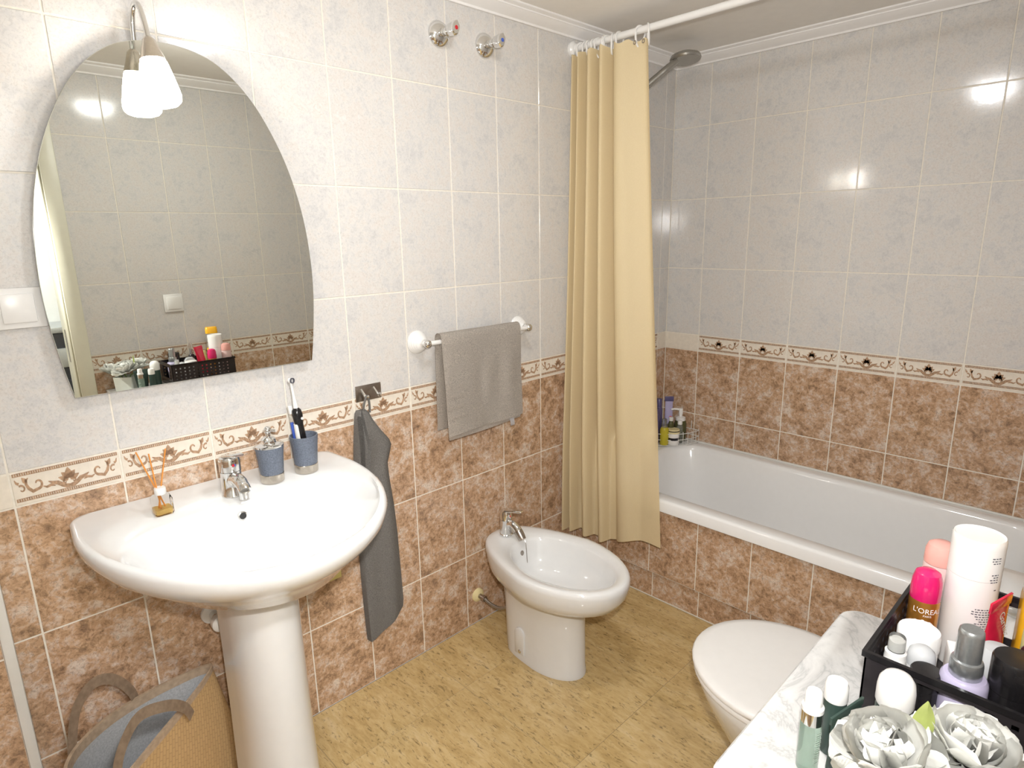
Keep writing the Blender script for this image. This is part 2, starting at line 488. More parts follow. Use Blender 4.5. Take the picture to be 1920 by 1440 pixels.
def ribbon(m, pts, ws, t=0.0007):
    n = len(pts); vs_ = []; fs_ = []
    for i, (x, z) in enumerate(pts):
        a = pts[max(i-1, 0)]; b = pts[min(i+1, n-1)]
        dx, dz = b[0]-a[0], b[1]-a[1]; l = sqrt(dx*dx+dz*dz) or 1
        nx, nz = -dz/l, dx/l; w = ws[i]/2*(1.0 if n == 2 else 1.35)
        vs_ += [(x+nx*w, -t, z+nz*w), (x-nx*w, -t, z-nz*w), (x+nx*w, 0.0002, z+nz*w), (x-nx*w, 0.0002, z-nz*w)]
    for i in range(n-1):
        o = i*4
        fs_ += [(o, o+1, o+5, o+4), (o, o+4, o+6, o+2), (o+1, o+3, o+7, o+5)]
    m.add(vs_, fs_)

def spiral(cx, cz, r0, r1, a0, a1, n=12):
    return [(cx+(r0+(r1-r0)*k/n)*cos(a0+(a1-a0)*k/n), cz+(r0+(r1-r0)*k/n)*sin(a0+(a1-a0)*k/n)) for k in range(n+1)]

def taper(n, w0, w1):
    return [w0+(w1-w0)*i/(n-1) for i in range(n)]

def ornament_mesh():
    m = MB()
    # rope stripes: rows of small dentils between two lines
    for zc in (0.0310, -0.0245):
        ribbon(m, [(-0.0945, zc+0.0032), (0.0945, zc+0.0032)], [0.0011]*2)
        ribbon(m, [(-0.0945, zc-0.0032), (0.0945, zc-0.0032)], [0.0011]*2)
        for i in range(48):
            x = -0.0935+0.187*i/47
            m.box(x-0.0014, x+0.0014, -0.0007, 0.0002, zc-0.0032, zc+0.0032)
    K = len(m.v)
    # palmette in the middle
    def leaf(x0, z0, x1, z1, w):
        p = [(x0+(x1-x0)*k/6, z0+(z1-z0)*k/6) for k in range(7)]
        ribbon(m, p, [w*x for x in (0.35, 0.8, 1.0, 0.95, 0.7, 0.4, 0.05)])
    leaf(0, -0.002, 0, 0.0175, 0.011)
    for s in (-1, 1):
        leaf(s*0.001, -0.001, s*0.0125, 0.0105, 0.008)
        leaf(s*0.002, -0.004, s*0.019, 0.003, 0.007)
        p = [(0, -0.0150), (s*0.007, -0.0142), (s*0.014, -0.0105), (s*0.021, -0.0055), (s*0.029, -0.0035), (s*0.037, 0.0005)]
        ribbon(m, p, [0.0045, 0.0055, 0.0055, 0.0055, 0.004, 0.001])
        p = spiral(s*0.0075, -0.0065, 0.0045, 0.001, pi/2 if s > 0 else pi/2, pi/2-s*4.6, 10)
        ribbon(m, p, taper(len(p), 0.0026, 0.001))
        p = [(s*0.026, -0.0095), (s*0.033, -0.0065), (s*0.041, -0.0085), (s*0.047, -0.0055)]
        ribbon(m, p, [0.001, 0.0035, 0.003, 0.001])
        # big scroll
        sp = spiral(s*0.0555, 0.0015, 0.0025, 0.0100, 0.3 if s > 0 else pi-0.3, (0.3+4.6) if s > 0 else (pi-0.3-4.6), 14)
        ribbon(m, sp, taper(len(sp), 0.0015, 0.0038))
        e = sp[-1]
        p = [e, (s*0.0650, -0.0105), (s*0.0715, -0.0040), (s*0.0745, 0.0035), (s*0.0735, 0.0105), (s*0.0695, 0.0140)]
        ribbon(m, p, [0.0038, 0.0045, 0.004, 0.0035, 0.003, 0.001])
        leaf(s*0.0735, 0.006, s*0.080, 0.0165, 0.006)
        # small scroll at the end
        sp = spiral(s*0.0835, -0.0035, 0.0015, 0.0075, -0.4 if s > 0 else pi+0.4, (-0.4-4.8) if s > 0 else (pi+0.4+4.8), 12)
        ribbon(m, sp, taper(len(sp), 0.0012, 0.0028))
        p = [(s*0.0865, 0.0065), (s*0.0905, 0.0090), (s*0.0925, 0.0145)]
        ribbon(m, p, [0.0035, 0.0028, 0.0008])
    m.v = m.v[:K] + [(x, y, z*1.28+0.0028) for x, y, z in m.v[K:]]
    return m.mesh('border_ornament', smooth=False)
ORN = ornament_mesh(); ORN.materials.append(MT['orn'])

def wall_tiles(parent, cols, place, rotz, skip=None, rows=ROWS):
    """cols: list of (a, b) along the wall; place(a_mid) -> (x, y)"""
    for a, b in cols:
        w = abs(b-a)
        if w < 0.012: continue
        for z0, z1, kind in rows:
            if skip and skip(a, b, z0, z1): continue
            x, y = place((a+b)/2)
            t = link('border_tile' if kind == 'border' else 'wall_tile', tile_mesh(w, z1-z0, kind), None, parent, (x, y, (z0+z1)/2), (0, 0, rotz))
            if kind == 'border' and w > 0.17:
                link('ornament', ORN, None, t)

def cuts(lo, hi, first, step=0.2):
    """grout positions between lo and hi"""
    xs = [lo]; x = first
    while x < hi-1e-6:
        if x > lo+1e-6: xs.append(x)
        x += step
    xs.append(hi)
    return list(zip(xs[:-1], xs[1:]))

# wall on the left of the photo (washbasin, bidet)
w = struct(part('wall_left', MB().box(XD, 0.1, 0.0013, 0.10, 0, 2.14), 'grout', None, smooth=False), 'long tiled wall behind the washbasin and the bidet', 'wall')
wall_tiles(w, cuts(PIL, 0, -2.47), lambda a: (a, 0), 0, skip=lambda a, b, z0, z1: a > -0.66 and z1 < 0.3)
# wall at the back (along the bathtub)
w = struct(part('wall_back', MB().box(0.0013, 0.10, YC-0.12, 0.1, 0, 2.14), 'grout', None, smooth=False), 'tiled wall along the back of the bathtub', 'wall')
wall_tiles(w, [(-b, -a) for a, b in cuts(0, -YC, 0.17)], lambda a: (0, a), -pi/2, skip=lambda a, b, z0, z1: z1 < 0.3)
# wall on the right with the doorway
DX0, DX1, DZ = -2.86, -2.085, 2.03     # door opening
w = struct(part('wall_right', MB().box(DX1, 0.1, YC-0.12, YC-0.0013, 0, 2.14).box(XD, DX0, YC-0.12, YC-0.0013, 0, 2.14).box(DX0, DX1, YC-0.12, YC-0.0013, DZ, 2.14),
                'grout', None, smooth=False), 'tiled wall with the doorway, behind the marble shelf and toilet', 'wall')
wall_tiles(w, cuts(-2.03, 0, -1.838-0.2), lambda a: (a, YC), pi, skip=lambda a, b, z0, z1: (a > -0.66 and z1 < 0.3))
# short end wall beyond the doorway
w = struct(part('wall_front', MB().box(XD-0.1, XD-0.0013, YC-0.12, 0.1, 0, 2.14), 'grout', None, smooth=False), 'short tiled end wall left of the doorway', 'wall')
wall_tiles(w, [(-b, -a) for a, b in cuts(0.05, -YC, 0.2)], lambda a: (XD, a), pi/2)
# pilaster with a white corner strip at the left edge of the photo
PY = -0.05
w = struct(part('wall_pilaster', MB().box(XD, PIL-0.012, PY+0.0013, 0.0, 0, 2.14), 'grout', None, smooth=False), 'shallow tiled pilaster at the left edge of the photo', 'pilaster')
wall_tiles(w, [(-2.72, PIL-0.019), (-2.92, -2.72)], lambda a: (a, PY), 0)
o = part('trim_1', MB().box(PIL-0.020, PIL, PY-0.005, 0.0, 0, 2.14), 'trimwhite', None, 0.003)
struct(o, 'white plastic corner strip edging the pilaster', 'trim')

# floor
w = struct(part('floor', MB().box(XD, 0, YC-0.12, 0, -0.1, -0.0012), 'floor_grout', None, smooth=False), 'tan glazed tile floor of the bathroom', 'floor')
fx = [XD, -2.835, -2.385, -1.935, -1.485, -1.035, -0.635]
fy = [0.0, -0.235, -0.685, -1.135, -1.585, YC-0.12]
for i in range(len(fx)-1):
    for j in range(len(fy)-1):
        a, b = fx[i], fx[i+1]; c, d = fy[j+1], fy[j]
        if d-c < 0.0: continue
        g = 0.0007
        m = MB().box(-(b-a)/2+g, (b-a)/2-g, -(d-c)/2+g, (d-c)/2-g, -0.01, 0)
        link('floor_tile', m.mesh('floor_tile', 0.0005, seg=1, smooth=False), 'floor', w, ((a+b)/2, (c+d)/2, 0))

# ceiling and cornices
struct(part('ceiling', MB().box(XD-0.1, 0.1, YC-0.12, 0.1, ZCEIL, ZCEIL+0.1), 'plaster', None, smooth=False), 'plain off-white painted bathroom ceiling', 'ceiling')
CP = [(0.0, 2.086), (0.008, 2.086), (0.010, 2.092), (0.016, 2.095), (0.024, 2.099), (0.036, 2.106), (0.042, 2.111), (0.045, 2.111), (0.045, 2.115), (0.052, 2.117), (0.058, 2.120), (0.058, ZCEIL+0.001), (0.0, ZCEIL+0.001)]
def cornice(name, p0, p1, nrm, label):
    p0 = Vector(p0); p1 = Vector(p1); n = Vector(nrm); t = (p1-p0).normalized()
    loops = []
    for p, sg in ((p0, 1), (p1, -1)):
        loops.append([(p+n*d+t*sg*d+Vector((0, 0, z))) for d, z in CP])
    struct(part(name, MB().loft(loops), 'cornice', None), label, 'cornice')
cornice('trim_2', (XD, 0, 0), (0, 0, 0), (0, -1, 0), 'moulded white cornice above the washbasin wall')
cornice('trim_3', (0, 0, 0), (0, YC, 0), (-1, 0, 0), 'moulded white cornice above the bathtub wall')
cornice('trim_4', (0, YC, 0), (XD, YC, 0), (0, 1, 0), 'moulded white cornice above the doorway wall')

# tiled bath apron with its set-back plinth
AX, TX = -0.66, -0.635
w = struct(part('wall_apron', MB().box(AX+0.0013, AX+0.012, YC, 0, 0.124, 0.402), 'grout', None, smooth=False), 'tiled front panel of the bathtub', 'bath panel')
acol = [(-1.572, -1.372), (-1.372, -1.172), (-1.172, -0.972), (-0.972, -0.772), (-0.772, -0.572), (-0.572, -0.372), (-0.372, -0.172), (-0.172, 0.0)]
wall_tiles(w, acol, lambda a: (AX, a), -pi/2, rows=[(0.124, 0.4015, 'lower')])
w = struct(part('wall_plinth', MB().box(TX+0.0013, TX+0.04, YC, 0, 0, 0.124), 'grout', None, smooth=False), 'low set-back tiled plinth under the bath panel', 'plinth')
wall_tiles(w, [(a-0.004, b-0.004) for a, b in acol], lambda a: (TX, a), -pi/2, rows=[(0.004, 0.122, 'lower')])

# door frame, hallway
d = thing('door_1', 'cream painted door frame of the doorway beside the marble shelf', 'door frame', (0, 0, 0)); d['kind'] = 'structure'
def arch(x0, x1):
    part('architrave', MB().box(x0, x1, YC-0.001, YC+0.014, 0, DZ+0.06), 'doorpaint', d, 0.004)
arch(DX1, DX1+0.058); arch(DX0-0.058, DX0)
part('architrave', MB().box(DX0, DX1, YC-0.001, YC+0.014, DZ, DZ+0.06), 'doorpaint', d, 0.004)
part('jamb', MB().box(DX1-0.006, DX1, YC-0.125, YC, 0, DZ), 'doorpaint', d, 0.003)
part('jamb', MB().box(DX0, DX0+0.03, YC-0.135, YC, 0, DZ), 'doorpaint', d, 0.003)
part('jamb', MB().box(DX0+0.03, DX1-0.006, YC-0.135, YC, DZ-0.03, DZ), 'doorpaint', d, 0.003)
part('strike_plate', MB().box(DX1-0.0072, DX1-0.0058, YC-0.075, YC-0.05, 0.93, 1.07), 'nickel', d)
HY = -2.75
struct(part('floor_hall', MB().box(-3.9, 0, HY, YC-0.12, -0.1, 0.0), 'floor', None, smooth=False), 'tan tiled hallway floor beyond the doorway', 'floor')
struct(part('ceiling_hall', MB().box(-3.9, 0, HY, YC-0.12, 2.35, 2.45), 'plaster', None, smooth=False), 'white hallway ceiling', 'ceiling')
struct(part('wall_hall', MB().box(-3.9, 0, HY-0.1, HY, 0, 2.4).box(-4.0, -3.9, HY, YC, 0, 2.4).box(0, 0.1, HY, YC-0.12, 0, 2.4).box(-3.9, 0.1, YC-0.1205, YC-0.12, 2.14, 2.4).box(-3.9, XD, YC-0.13, YC-0.12, 0, 2.4),
     'hallpaint', None, smooth=False), 'white painted hallway walls', 'wall')
d = thing('door_2', 'white panelled hallway door seen in the mirror', 'door', (-2.2, HY+0.002, 0)); d['kind'] = 'structure'
part('leaf', MB().box(-0.36, 0.36, 0, 0.03, 0.005, 2.03), 'hallpaint', d, 0.003)
for z0, z1 in ((0.15, 0.85), (1.0, 1.9)):
    for s in (-1, 1):
        part('panel', MB().box(s*0.17-0.12, s*0.17+0.12, 0.028, 0.036, z0, z1), 'hallpaint', d, 0.006)
part('handle', MB().tube([(-0.31, 0.03, 1.0), (-0.31, 0.075, 1.0), (-0.22, 0.08, 1.0)], 0.008), 'nickel', d)

# ================================================================== BATHTUB
def make_tub():
    t = thing('bathtub', 'white enamelled bathtub built in against the back wall', 'bathtub', (-0.345, -0.80, 0.40))
    cx, cy = 0.0, 0.0; hx, hy = 0.343, 0.797
    L = []
    L.append(rrect(cx, cy, hx-0.016, hy-0.001, 0.01, 0.002, 10))
    L.append(rrect(cx, cy, hx, hy, 0.012, 0.004, 10))
    L.append(rrect(cx, cy, hx, hy, 0.012, 0.040, 10))
    L.append(rrect(cx, cy, hx-0.004, hy-0.003, 0.012, 0.048, 10))
    L.append(rrect(cx, cy, hx-0.012, hy-0.01, 0.014, 0.050, 10))
    ix = 0.005
    L.append(rrect(cx+ix, cy-0.02, hx-0.052, hy-0.10, 0.13, 0.050, 10))
    L.append(rrect(cx+ix, cy-0.02, hx-0.060, hy-0.108, 0.13, 0.045, 10))
    L.append(rrect(cx+ix, cy-0.02, hx-0.066, hy-0.115, 0.13, 0.030, 10))
    L.append(rrect(cx+ix, cy-0.015, hx-0.085, hy-0.15, 0.13, -0.12, 10))
    L.append(rrect(cx+ix, cy-0.01, hx-0.105, hy-0.19, 0.13, -0.27, 10))
    L.append(rrect(cx+ix, cy-0.01, hx-0.135, hy-0.23, 0.11, -0.32, 10))
    L.append(rrect(cx+ix, cy-0.01, hx-0.20, hy-0.32, 0.08, -0.335, 10))
    part('tub_shell', MB().loft(L, False, True), 'enamel', t, angle=50)
    part('drain', MB().lathe([(0.001, -0.330), (0.03, -0.330), (0.034, -0.334)], 20, TR(0, 0.35, 0)), 'chrome', t)
    part('overflow', MB().lathe([(0.03, 0), (0.03, 0.006), (0.02, 0.012), (0.001, 0.012)], 20, TR(0.005, -0.655, -0.06) @ RX(-pi/2)), 'chrome', t)
make_tub()
# silicone bead between tub and tiles
struct(part('trim_5', MB().box(-0.008, 0.0, YC, 0, 0.446, 0.456), 'trimwhite', None, 0.003), 'pale silicone bead along the back rim of the bathtub', 'trim')

# ================================================================== CURTAIN, ROD, RINGS
RODX, RODZ = -0.690, 2.052
rod = thing('curtain_rod', 'white shower curtain rod spanning above the bathtub edge', 'curtain rod', (RODX, 0, RODZ))
part('rod', MB().lathe([(0.0115, 0.0), (0.0115, 1.598)], 16, RX(pi/2) @ TR(0, 0, 0.001)), 'white_plastic', rod)
for y in (0, -1.6):
    part('flange', MB().lathe([(0.026, 0.0), (0.026, 0.008), (0.016, 0.018), (0.013, 0.03)], 18, TR(0, y, 0) @ RX(pi/2 if y == 0 else -pi/2)), 'white_plastic', rod)

def curtain():
    t = thing('shower_curtain', 'beige shower curtain drawn together and hanging over the tub edge', 'curtain', (RODX, 0, 0))
    # folds: (s, lateral y at top 0..1, depth x at top) as key points along the cloth
    keys = [(0.00, 0.00, -0.010), (0.05, 0.035, -0.045), (0.10, 0.055, 0.010), (0.15, 0.09, -0.005), (0.21, 0.13, -0.048), (0.27, 0.165, 0.005), (0.31, 0.20, 0.012),
            (0.36, 0.24, -0.035), (0.42, 0.30, -0.045), (0.46, 0.335, 0.015), (0.50, 0.345, 0.025), (0.55, 0.40, -0.030), (0.61, 0.47, -0.050), (0.66, 0.51, -0.005),
            (0.70, 0.53, 0.015), (0.76, 0.60, -0.032), (0.82, 0.70, -0.040), (0.89, 0.83, -0.012), (0.95, 0.93, 0.004), (1.00, 1.00, -0.012)]
    path = smoothpath([(k[1], k[2], k[0]) for k in keys], 5)
    nz = 36; nu = len(path)-1
    def fn(u, v):
        p = path[round(u*nu)]
        z = 2.030 + (0.205 - 2.030)*v
        ytop = -0.022 - 0.305*p[0]
        ybot = -0.012 - 0.445*p[0]**1.05
        k = v**1.15
        y = ytop*(1-k) + ybot*k
        amp = (0.95 + 0.55*v - 0.35*max(0, v-0.8)*5*0.5)
        x = p[1]*amp - 0.022*k*(1-p[0]) + 0.006*k*p[0]*2 + 0.006*sin(7*p[0]+5*v)*v
        x = min(x, 0.02*(1-v) - 0.026*v) if v > 0.75 else x
        z += 0.070*p[0]*max(0, (v-0.5)*2)*(1 if v > 0.5 else 0)
        if v > 0.97: z += 0.012*sin(9*p[0]+0.6)
        z -= 0.012*(1-v)*abs(sin(p[0]*pi*6.5))*(v < 0.05)
        return (x, y, z)
    part('cloth', MB().grid(fn, nu, nz), 'curtain', t, angle=180)
    hem = MB()
    def fn2(u, v):
        a = Vector(fn(u, 1.0)); a.z += 0.001 - 0.0015*v
        a.x -= 0.0012; return a
    hem.grid(fn2, nu, 1)
    part('hem', hem, 'curtain', t, solid=0.0012)
    for y, z in ((-0.285, 2.012), (-0.318, 2.010)):
        part('eyelet', MB().tube([(0.0065*cos(a*pi/6)*0.3-0.025, y+0.0055*cos(a*pi/6), z+0.0055*sin(a*pi/6)) for a in range(12)], 0.0016, 6, True), 'steel', t)
curtain()

def ring_mesh():
    pts = []
    for k in range(20):
        a = 2*pi*k/20
        pts.append((0.020*sin(a)*(1.0 if cos(a) > 0 else 0.85), 0.0, (0.0235 if cos(a) > 0 else 0.040)*cos(a)))
    return MB().tube(pts, 0.0034, 8, True).mesh('curtain_ring')
RM = ring_mesh()
ry = [-0.022, -0.040, -0.062, -0.078, -0.100, -0.118, -0.140, -0.156, -0.178, -0.205]
for i, y in enumerate(ry):
    o = link('curtain_ring', RM, 'white_plastic', None, (RODX, y, RODZ-0.0105), (radians(random.uniform(-8, 8)), 0, radians(random.uniform(-25, 25))))
    tag(o, 'white plastic ring bunched with others on the curtain rod by the wall', 'curtain ring', 'bunched curtain rings on the rod')
o = link('curtain_ring', RM, 'white_plastic', None, (RODX, -0.287, RODZ-0.0105), (radians(3), 0, radians(-20)))
tag(o, 'white curtain ring seen edge-on, second from the free end of the curtain', 'curtain ring', 'last two curtain rings')
o = link('curtain_ring', RM, 'white_plastic', None, (RODX, -0.318, RODZ-0.0105), (radians(-4), 0, radians(40)))
tag(o, 'white open curtain ring holding the free end of the curtain', 'curtain ring', 'last two curtain rings')

# ================================================================== HAND SHOWER
def hand_shower():
    t = thing('hand_shower', 'grey chromed hand shower angled out above the bathtub', 'shower head', (-0.43, 0.0, 1.89))
    part('wall_holder', MB().lathe([(0.022, 0), (0.022, 0.012), (0.012, 0.02), (0.012, 0.05)], 18, RX(pi/2)).tube([(0, -0.045, 0), (0.012, -0.06, 0.02)], 0.014), 'chrome', t)
    a = Vector((0.010, -0.045, 0.010)); b = Vector((0.100, -0.165, 0.125))
    pts = smoothpath([a, a.lerp(b, 0.4), a.lerp(b, 0.8), b, b+Vector((0.030, -0.020, 0.026))], 5)
    part('handle', MB().tube(pts, [0.011+0.003*min(1, i/8) for i in range(len(pts))], 12), 'showergrey', t)
    n = Vector((-0.08, -0.12, -1.0)).normalized()
    c = b+Vector((0.066, -0.036, 0.040))
    q = n.to_track_quat('Z', 'Y').to_matrix().to_4x4()
    M = Matrix.Translation(c) @ q
    part('head', MB().lathe([(0.001, -0.020), (0.034, -0.018), (0.055, -0.008), (0.059, 0.002), (0.056, 0.008)], 28, M), 'showergrey', t)
    part('spray_plate', MB().lathe([(0.054, 0.0079), (0.052, 0.010), (0.001, 0.011)], 28, M), 'showergrey', t)
    part('hose', MB().tube(smoothpath([a, (-0.012, -0.045, -0.09), (0.02, -0.06, -0.4), (0.05, -0.05, -0.75), (0.0, -0.04, -1.05), (-0.03, -0.02, -1.15)], 8), 0.0065, 8), 'hose', t)
hand_shower()

# ================================================================== MIRROR AND ITS LAMP
def mirror():
    cx, zb = -2.067, 1.093
    half = [(0.2695, 1.093), (0.280, 1.16), (0.289, 1.24), (0.2925, 1.30), (0.292, 1.36), (0.287, 1.43), (0.276, 1.50), (0.258, 1.57), (0.236, 1.63), (0.212, 1.68), (0.188, 1.721),
            (0.160, 1.757), (0.132, 1.784), (0.100, 1.806), (0.066, 1.819), (0.033, 1.8255)]
    right = [(x, 0, z) for x, z in half]
    sm = smoothpath(right + [(0.0, 0, 1.827), (-0.033, 0, 1.8255)], 4)
    sm = [p for p in sm if p.x >= 0.004] + [Vector((0, 0, 1.827))]
    out = [(p.x, p.z-zb) for p in sm] + [(-p.x, p.z-zb) for p in reversed(sm[:-1])]
    t = thing('wall_mirror', 'large frameless arched mirror above the washbasin', 'mirror', (cx, -0.0245, zb), (-0.0039, 0, 0))
    part('glass', MB().loft([[(x, -0.0005, z) for x, z in out], [(x*0.997, -0.0015, z*0.997+0.001) for x, z in out]], False, True), 'mirror', t, smooth=False, label='silvered mirror face')
    part('edge', MB().loft([[(x, 0.0040, z) for x, z in out], [(x, -0.0005, z) for x, z in out]], True, False), 'glass', t, smooth=False, label='polished glass edge')
    part('backing', MB().loft([[(x*0.8, 0.0240, 0.06+z*0.82) for x, z in out], [(x*0.8, 0.0042, 0.06+z*0.82) for x, z in out]], True, True), 'board', t, smooth=False)
mirror()

def mirror_lamp():
    t = thing('mirror_lamp', 'lit lamp on a curved chrome arm over the top of the mirror', 'lamp', (-2.118, -0.006, 1.790))
    arm = smoothpath([(0, 0.0, -0.02), (0.0, -0.003, 0.04), (0.001, -0.012, 0.080), (0.003, -0.030, 0.0985), (0.005, -0.052, 0.088), (0.006, -0.068, 0.055), (0.007, -0.075, 0.020)], 7)
    part('arm', MB().tube(arm, 0.0055, 12), 'chrome', t)
    part('wall_clip', MB().box(-0.012, 0.012, -0.004, 0.004, -0.035, 0.01), 'chrome', t, 0.002)
    M = TR(0.007, -0.075, 0.022) @ RX(radians(-6)) @ RY(radians(-3))
    part('shade_cap', MB().lathe([(0.006, 0.006), (0.012, 0.0), (0.018, -0.020), (0.0245, -0.038), (0.023, -0.039)], 24, M), 'nickel', t)
    part('shade', MB().lathe([(0.021, -0.034), (0.026, -0.045), (0.032, -0.070), (0.037, -0.095), (0.039, -0.108), (0.037, -0.118), (0.030, -0.125), (0.017, -0.129), (0.001, -0.130)], 28, M, cap0=False), 'shade', t, label='glowing frosted glass shade')
mirror_lamp()

# ceiling lamp (its mirror image shows in the glaze of both walls)
t = thing('ceiling_lamp', 'round opal ceiling lamp in the middle of the bathroom', 'lamp', (-1.69, -0.84, ZCEIL))
part('base', MB().lathe([(0.085, 0.0), (0.085, -0.012), (0.08, -0.015)], 28), 'white_plastic', t)
part('shade', MB().lathe([(0.078, -0.013), (0.080, -0.022), (0.068, -0.042), (0.042, -0.055), (0.001, -0.060)], 28, cap0=False), 'ceil_glass', t)
t = thing('hall_fill_lamp', 'unseen round opal lamp added on the hallway ceiling for fill light', 'lamp', (-2.3, -2.2, 2.35))  # added out of view to brighten the hallway and fill the bathroom
part('base', MB().lathe([(0.125, 0.0), (0.125, -0.012), (0.12, -0.015)], 28), 'white_plastic', t)
part('shade', MB().lathe([(0.118, -0.013), (0.120, -0.03), (0.10, -0.055), (0.06, -0.07), (0.001, -0.075)], 28, cap0=False), 'hall_fill_glass', t)

# dark sideboard in the hall, just a sliver of it shows in the mirror
t = thing('hall_sideboard', 'dark glossy hallway sideboard glimpsed in the lower left of the mirror', 'sideboard', (-2.02, HY+0.20, 0))
part('body', MB().box(-0.22, 0.18, -0.16, 0.16, 0.02, 0.98), 'darkglass', t, 0.004)
part('top', MB().box(-0.23, 0.19, -0.165, 0.17, 0.98, 1.01), 'silver', t, 0.004)
part('drawer', MB().box(-0.20, 0.16, 0.158, 0.172, 0.80, 0.90), 'silver', t, 0.003)
part('drawer', MB().box(-0.20, 0.16, 0.158, 0.172, 0.50, 0.74), 'darkglass', t, 0.003)

# ================================================================== SWITCHES
t = thing('socket_plate', 'white double plate with socket and switch left of the mirror', 'socket', (-2.4335, 0, 1.2885))
part('plate', MB().box(-0.078, 0.078, -0.011, 0, -0.0405, 0.0405), 'white_plastic', t, 0.003)
part('rocker', MB().box(0.006, 0.062, -0.0155, -0.010, -0.029, 0.029), 'white_plastic', t, 0.003)
part('socket_insert', MB().box(-0.062, -0.006, -0.0135, -0.010, -0.029, 0.029), 'white_plastic', t, 0.003)
part('socket_well', MB().lathe([(0.020, 0.0136), (0.0205, 0.0142), (0.0195, 0.0142), (0.019, 0.0136)], 24, TR(-0.034, 0, 0) @ RX(pi/2), cap0=False, cap1=False), 'trimwhite', t)
for dx in (-0.0095, 0.0095):
    part('socket_hole', MB().lathe([(0.0025, 0.0130), (0.0025, 0.0139)], 10, TR(-0.034+dx, 0, 0) @ RX(pi/2)), 'dark', t)
t = thing('light_switch', 'square white light switch on the wall above the marble shelf', 'switch', (-1.675, YC, 1.150), (0, 0, pi))
part('plate', MB().box(-0.040, 0.040, -0.010, 0, -0.040, 0.040), 'white_plastic', t, 0.003)
part('rocker', MB().box(-0.029, 0.029, -0.0145, -0.009, -0.029, 0.029), 'white_plastic', t, 0.003)

# ================================================================== STOP VALVES HIGH ON THE WALL
def stop_valve(x, dot, label):
    t = thing('stop_valve', label, 'valve', (x, 0, 1.990), group='stop valves high on the wall')
    R = RX(pi/2)
    part('escutcheon', MB().lathe([(0.038, 0.0), (0.0375, 0.004), (0.033, 0.011), (0.024, 0.018), (0.014, 0.021)], 28, R), 'chrome', t)
    part('spindle', MB().lathe([(0.0125, 0.018), (0.0125, 0.030), (0.0105, 0.031), (0.0105, 0.052)], 20, R), 'chrome', t)
    lo = []
    for z, hw, hh in ((0.046, 0.014, 0.015), (0.052, 0.016, 0.019), (0.072, 0.017, 0.0225), (0.080, 0.0165, 0.0225), (0.084, 0.013, 0.018)):
        lo.append([(hw*cos(2*pi*k/24)*(1-0.18*abs(cos(4*pi*k/24))), -z, hh*sin(2*pi*k/24)*(1-0.16*abs(sin(4*pi*k/24)))) for k in range(24)])
    h = part('handle', MB().loft(lo), 'chrome', t, rot=(0, radians(18), 0))
    part('colour_dot', MB().lathe([(0.0055, 0.0838), (0.0055, 0.0848), (0.004, 0.0854)], 14, R), dot, h)
stop_valve(-1.297, 'red', 'chrome stop valve with a red dot, the one nearer the mirror')
stop_valve(-1.116, 'blue', 'chrome stop valve with a blue dot, the one nearer the curtain')

# ================================================================== TOWEL RAIL AND TOWELS
t = thing('towel_rail', 'white towel rail with ribbed round mounts and chrome ball ends', 'towel rail', (-1.212, 0, 1.092))
for x in (-0.222, 0.222):
    part('rosette', MB().lathe([(0.0365, 0.0), (0.0365, 0.004), (0.0335, 0.0075), (0.034, 0.0095), (0.0305, 0.013), (0.031, 0.015), (0.0265, 0.019), (0.027, 0.021), (0.0215, 0.0255), (0.022, 0.027), (0.013, 0.032), (0.010, 0.040), (0.010, 0.050)], 32, TR(x, 0, 0) @ RX(pi/2)), 'white_plastic', t)
    part('ball_end', MB().ball((x, -0.056, 0), 0.0135).tube([(x, -0.036, 0), (x, -0.045, 0)], 0.0115, 16), 'chrome', t)
part('bar', MB().tube([(-0.215, -0.056, 0), (0.215, -0.056, 0)], 0.0075, 14), 'white_plastic', t)

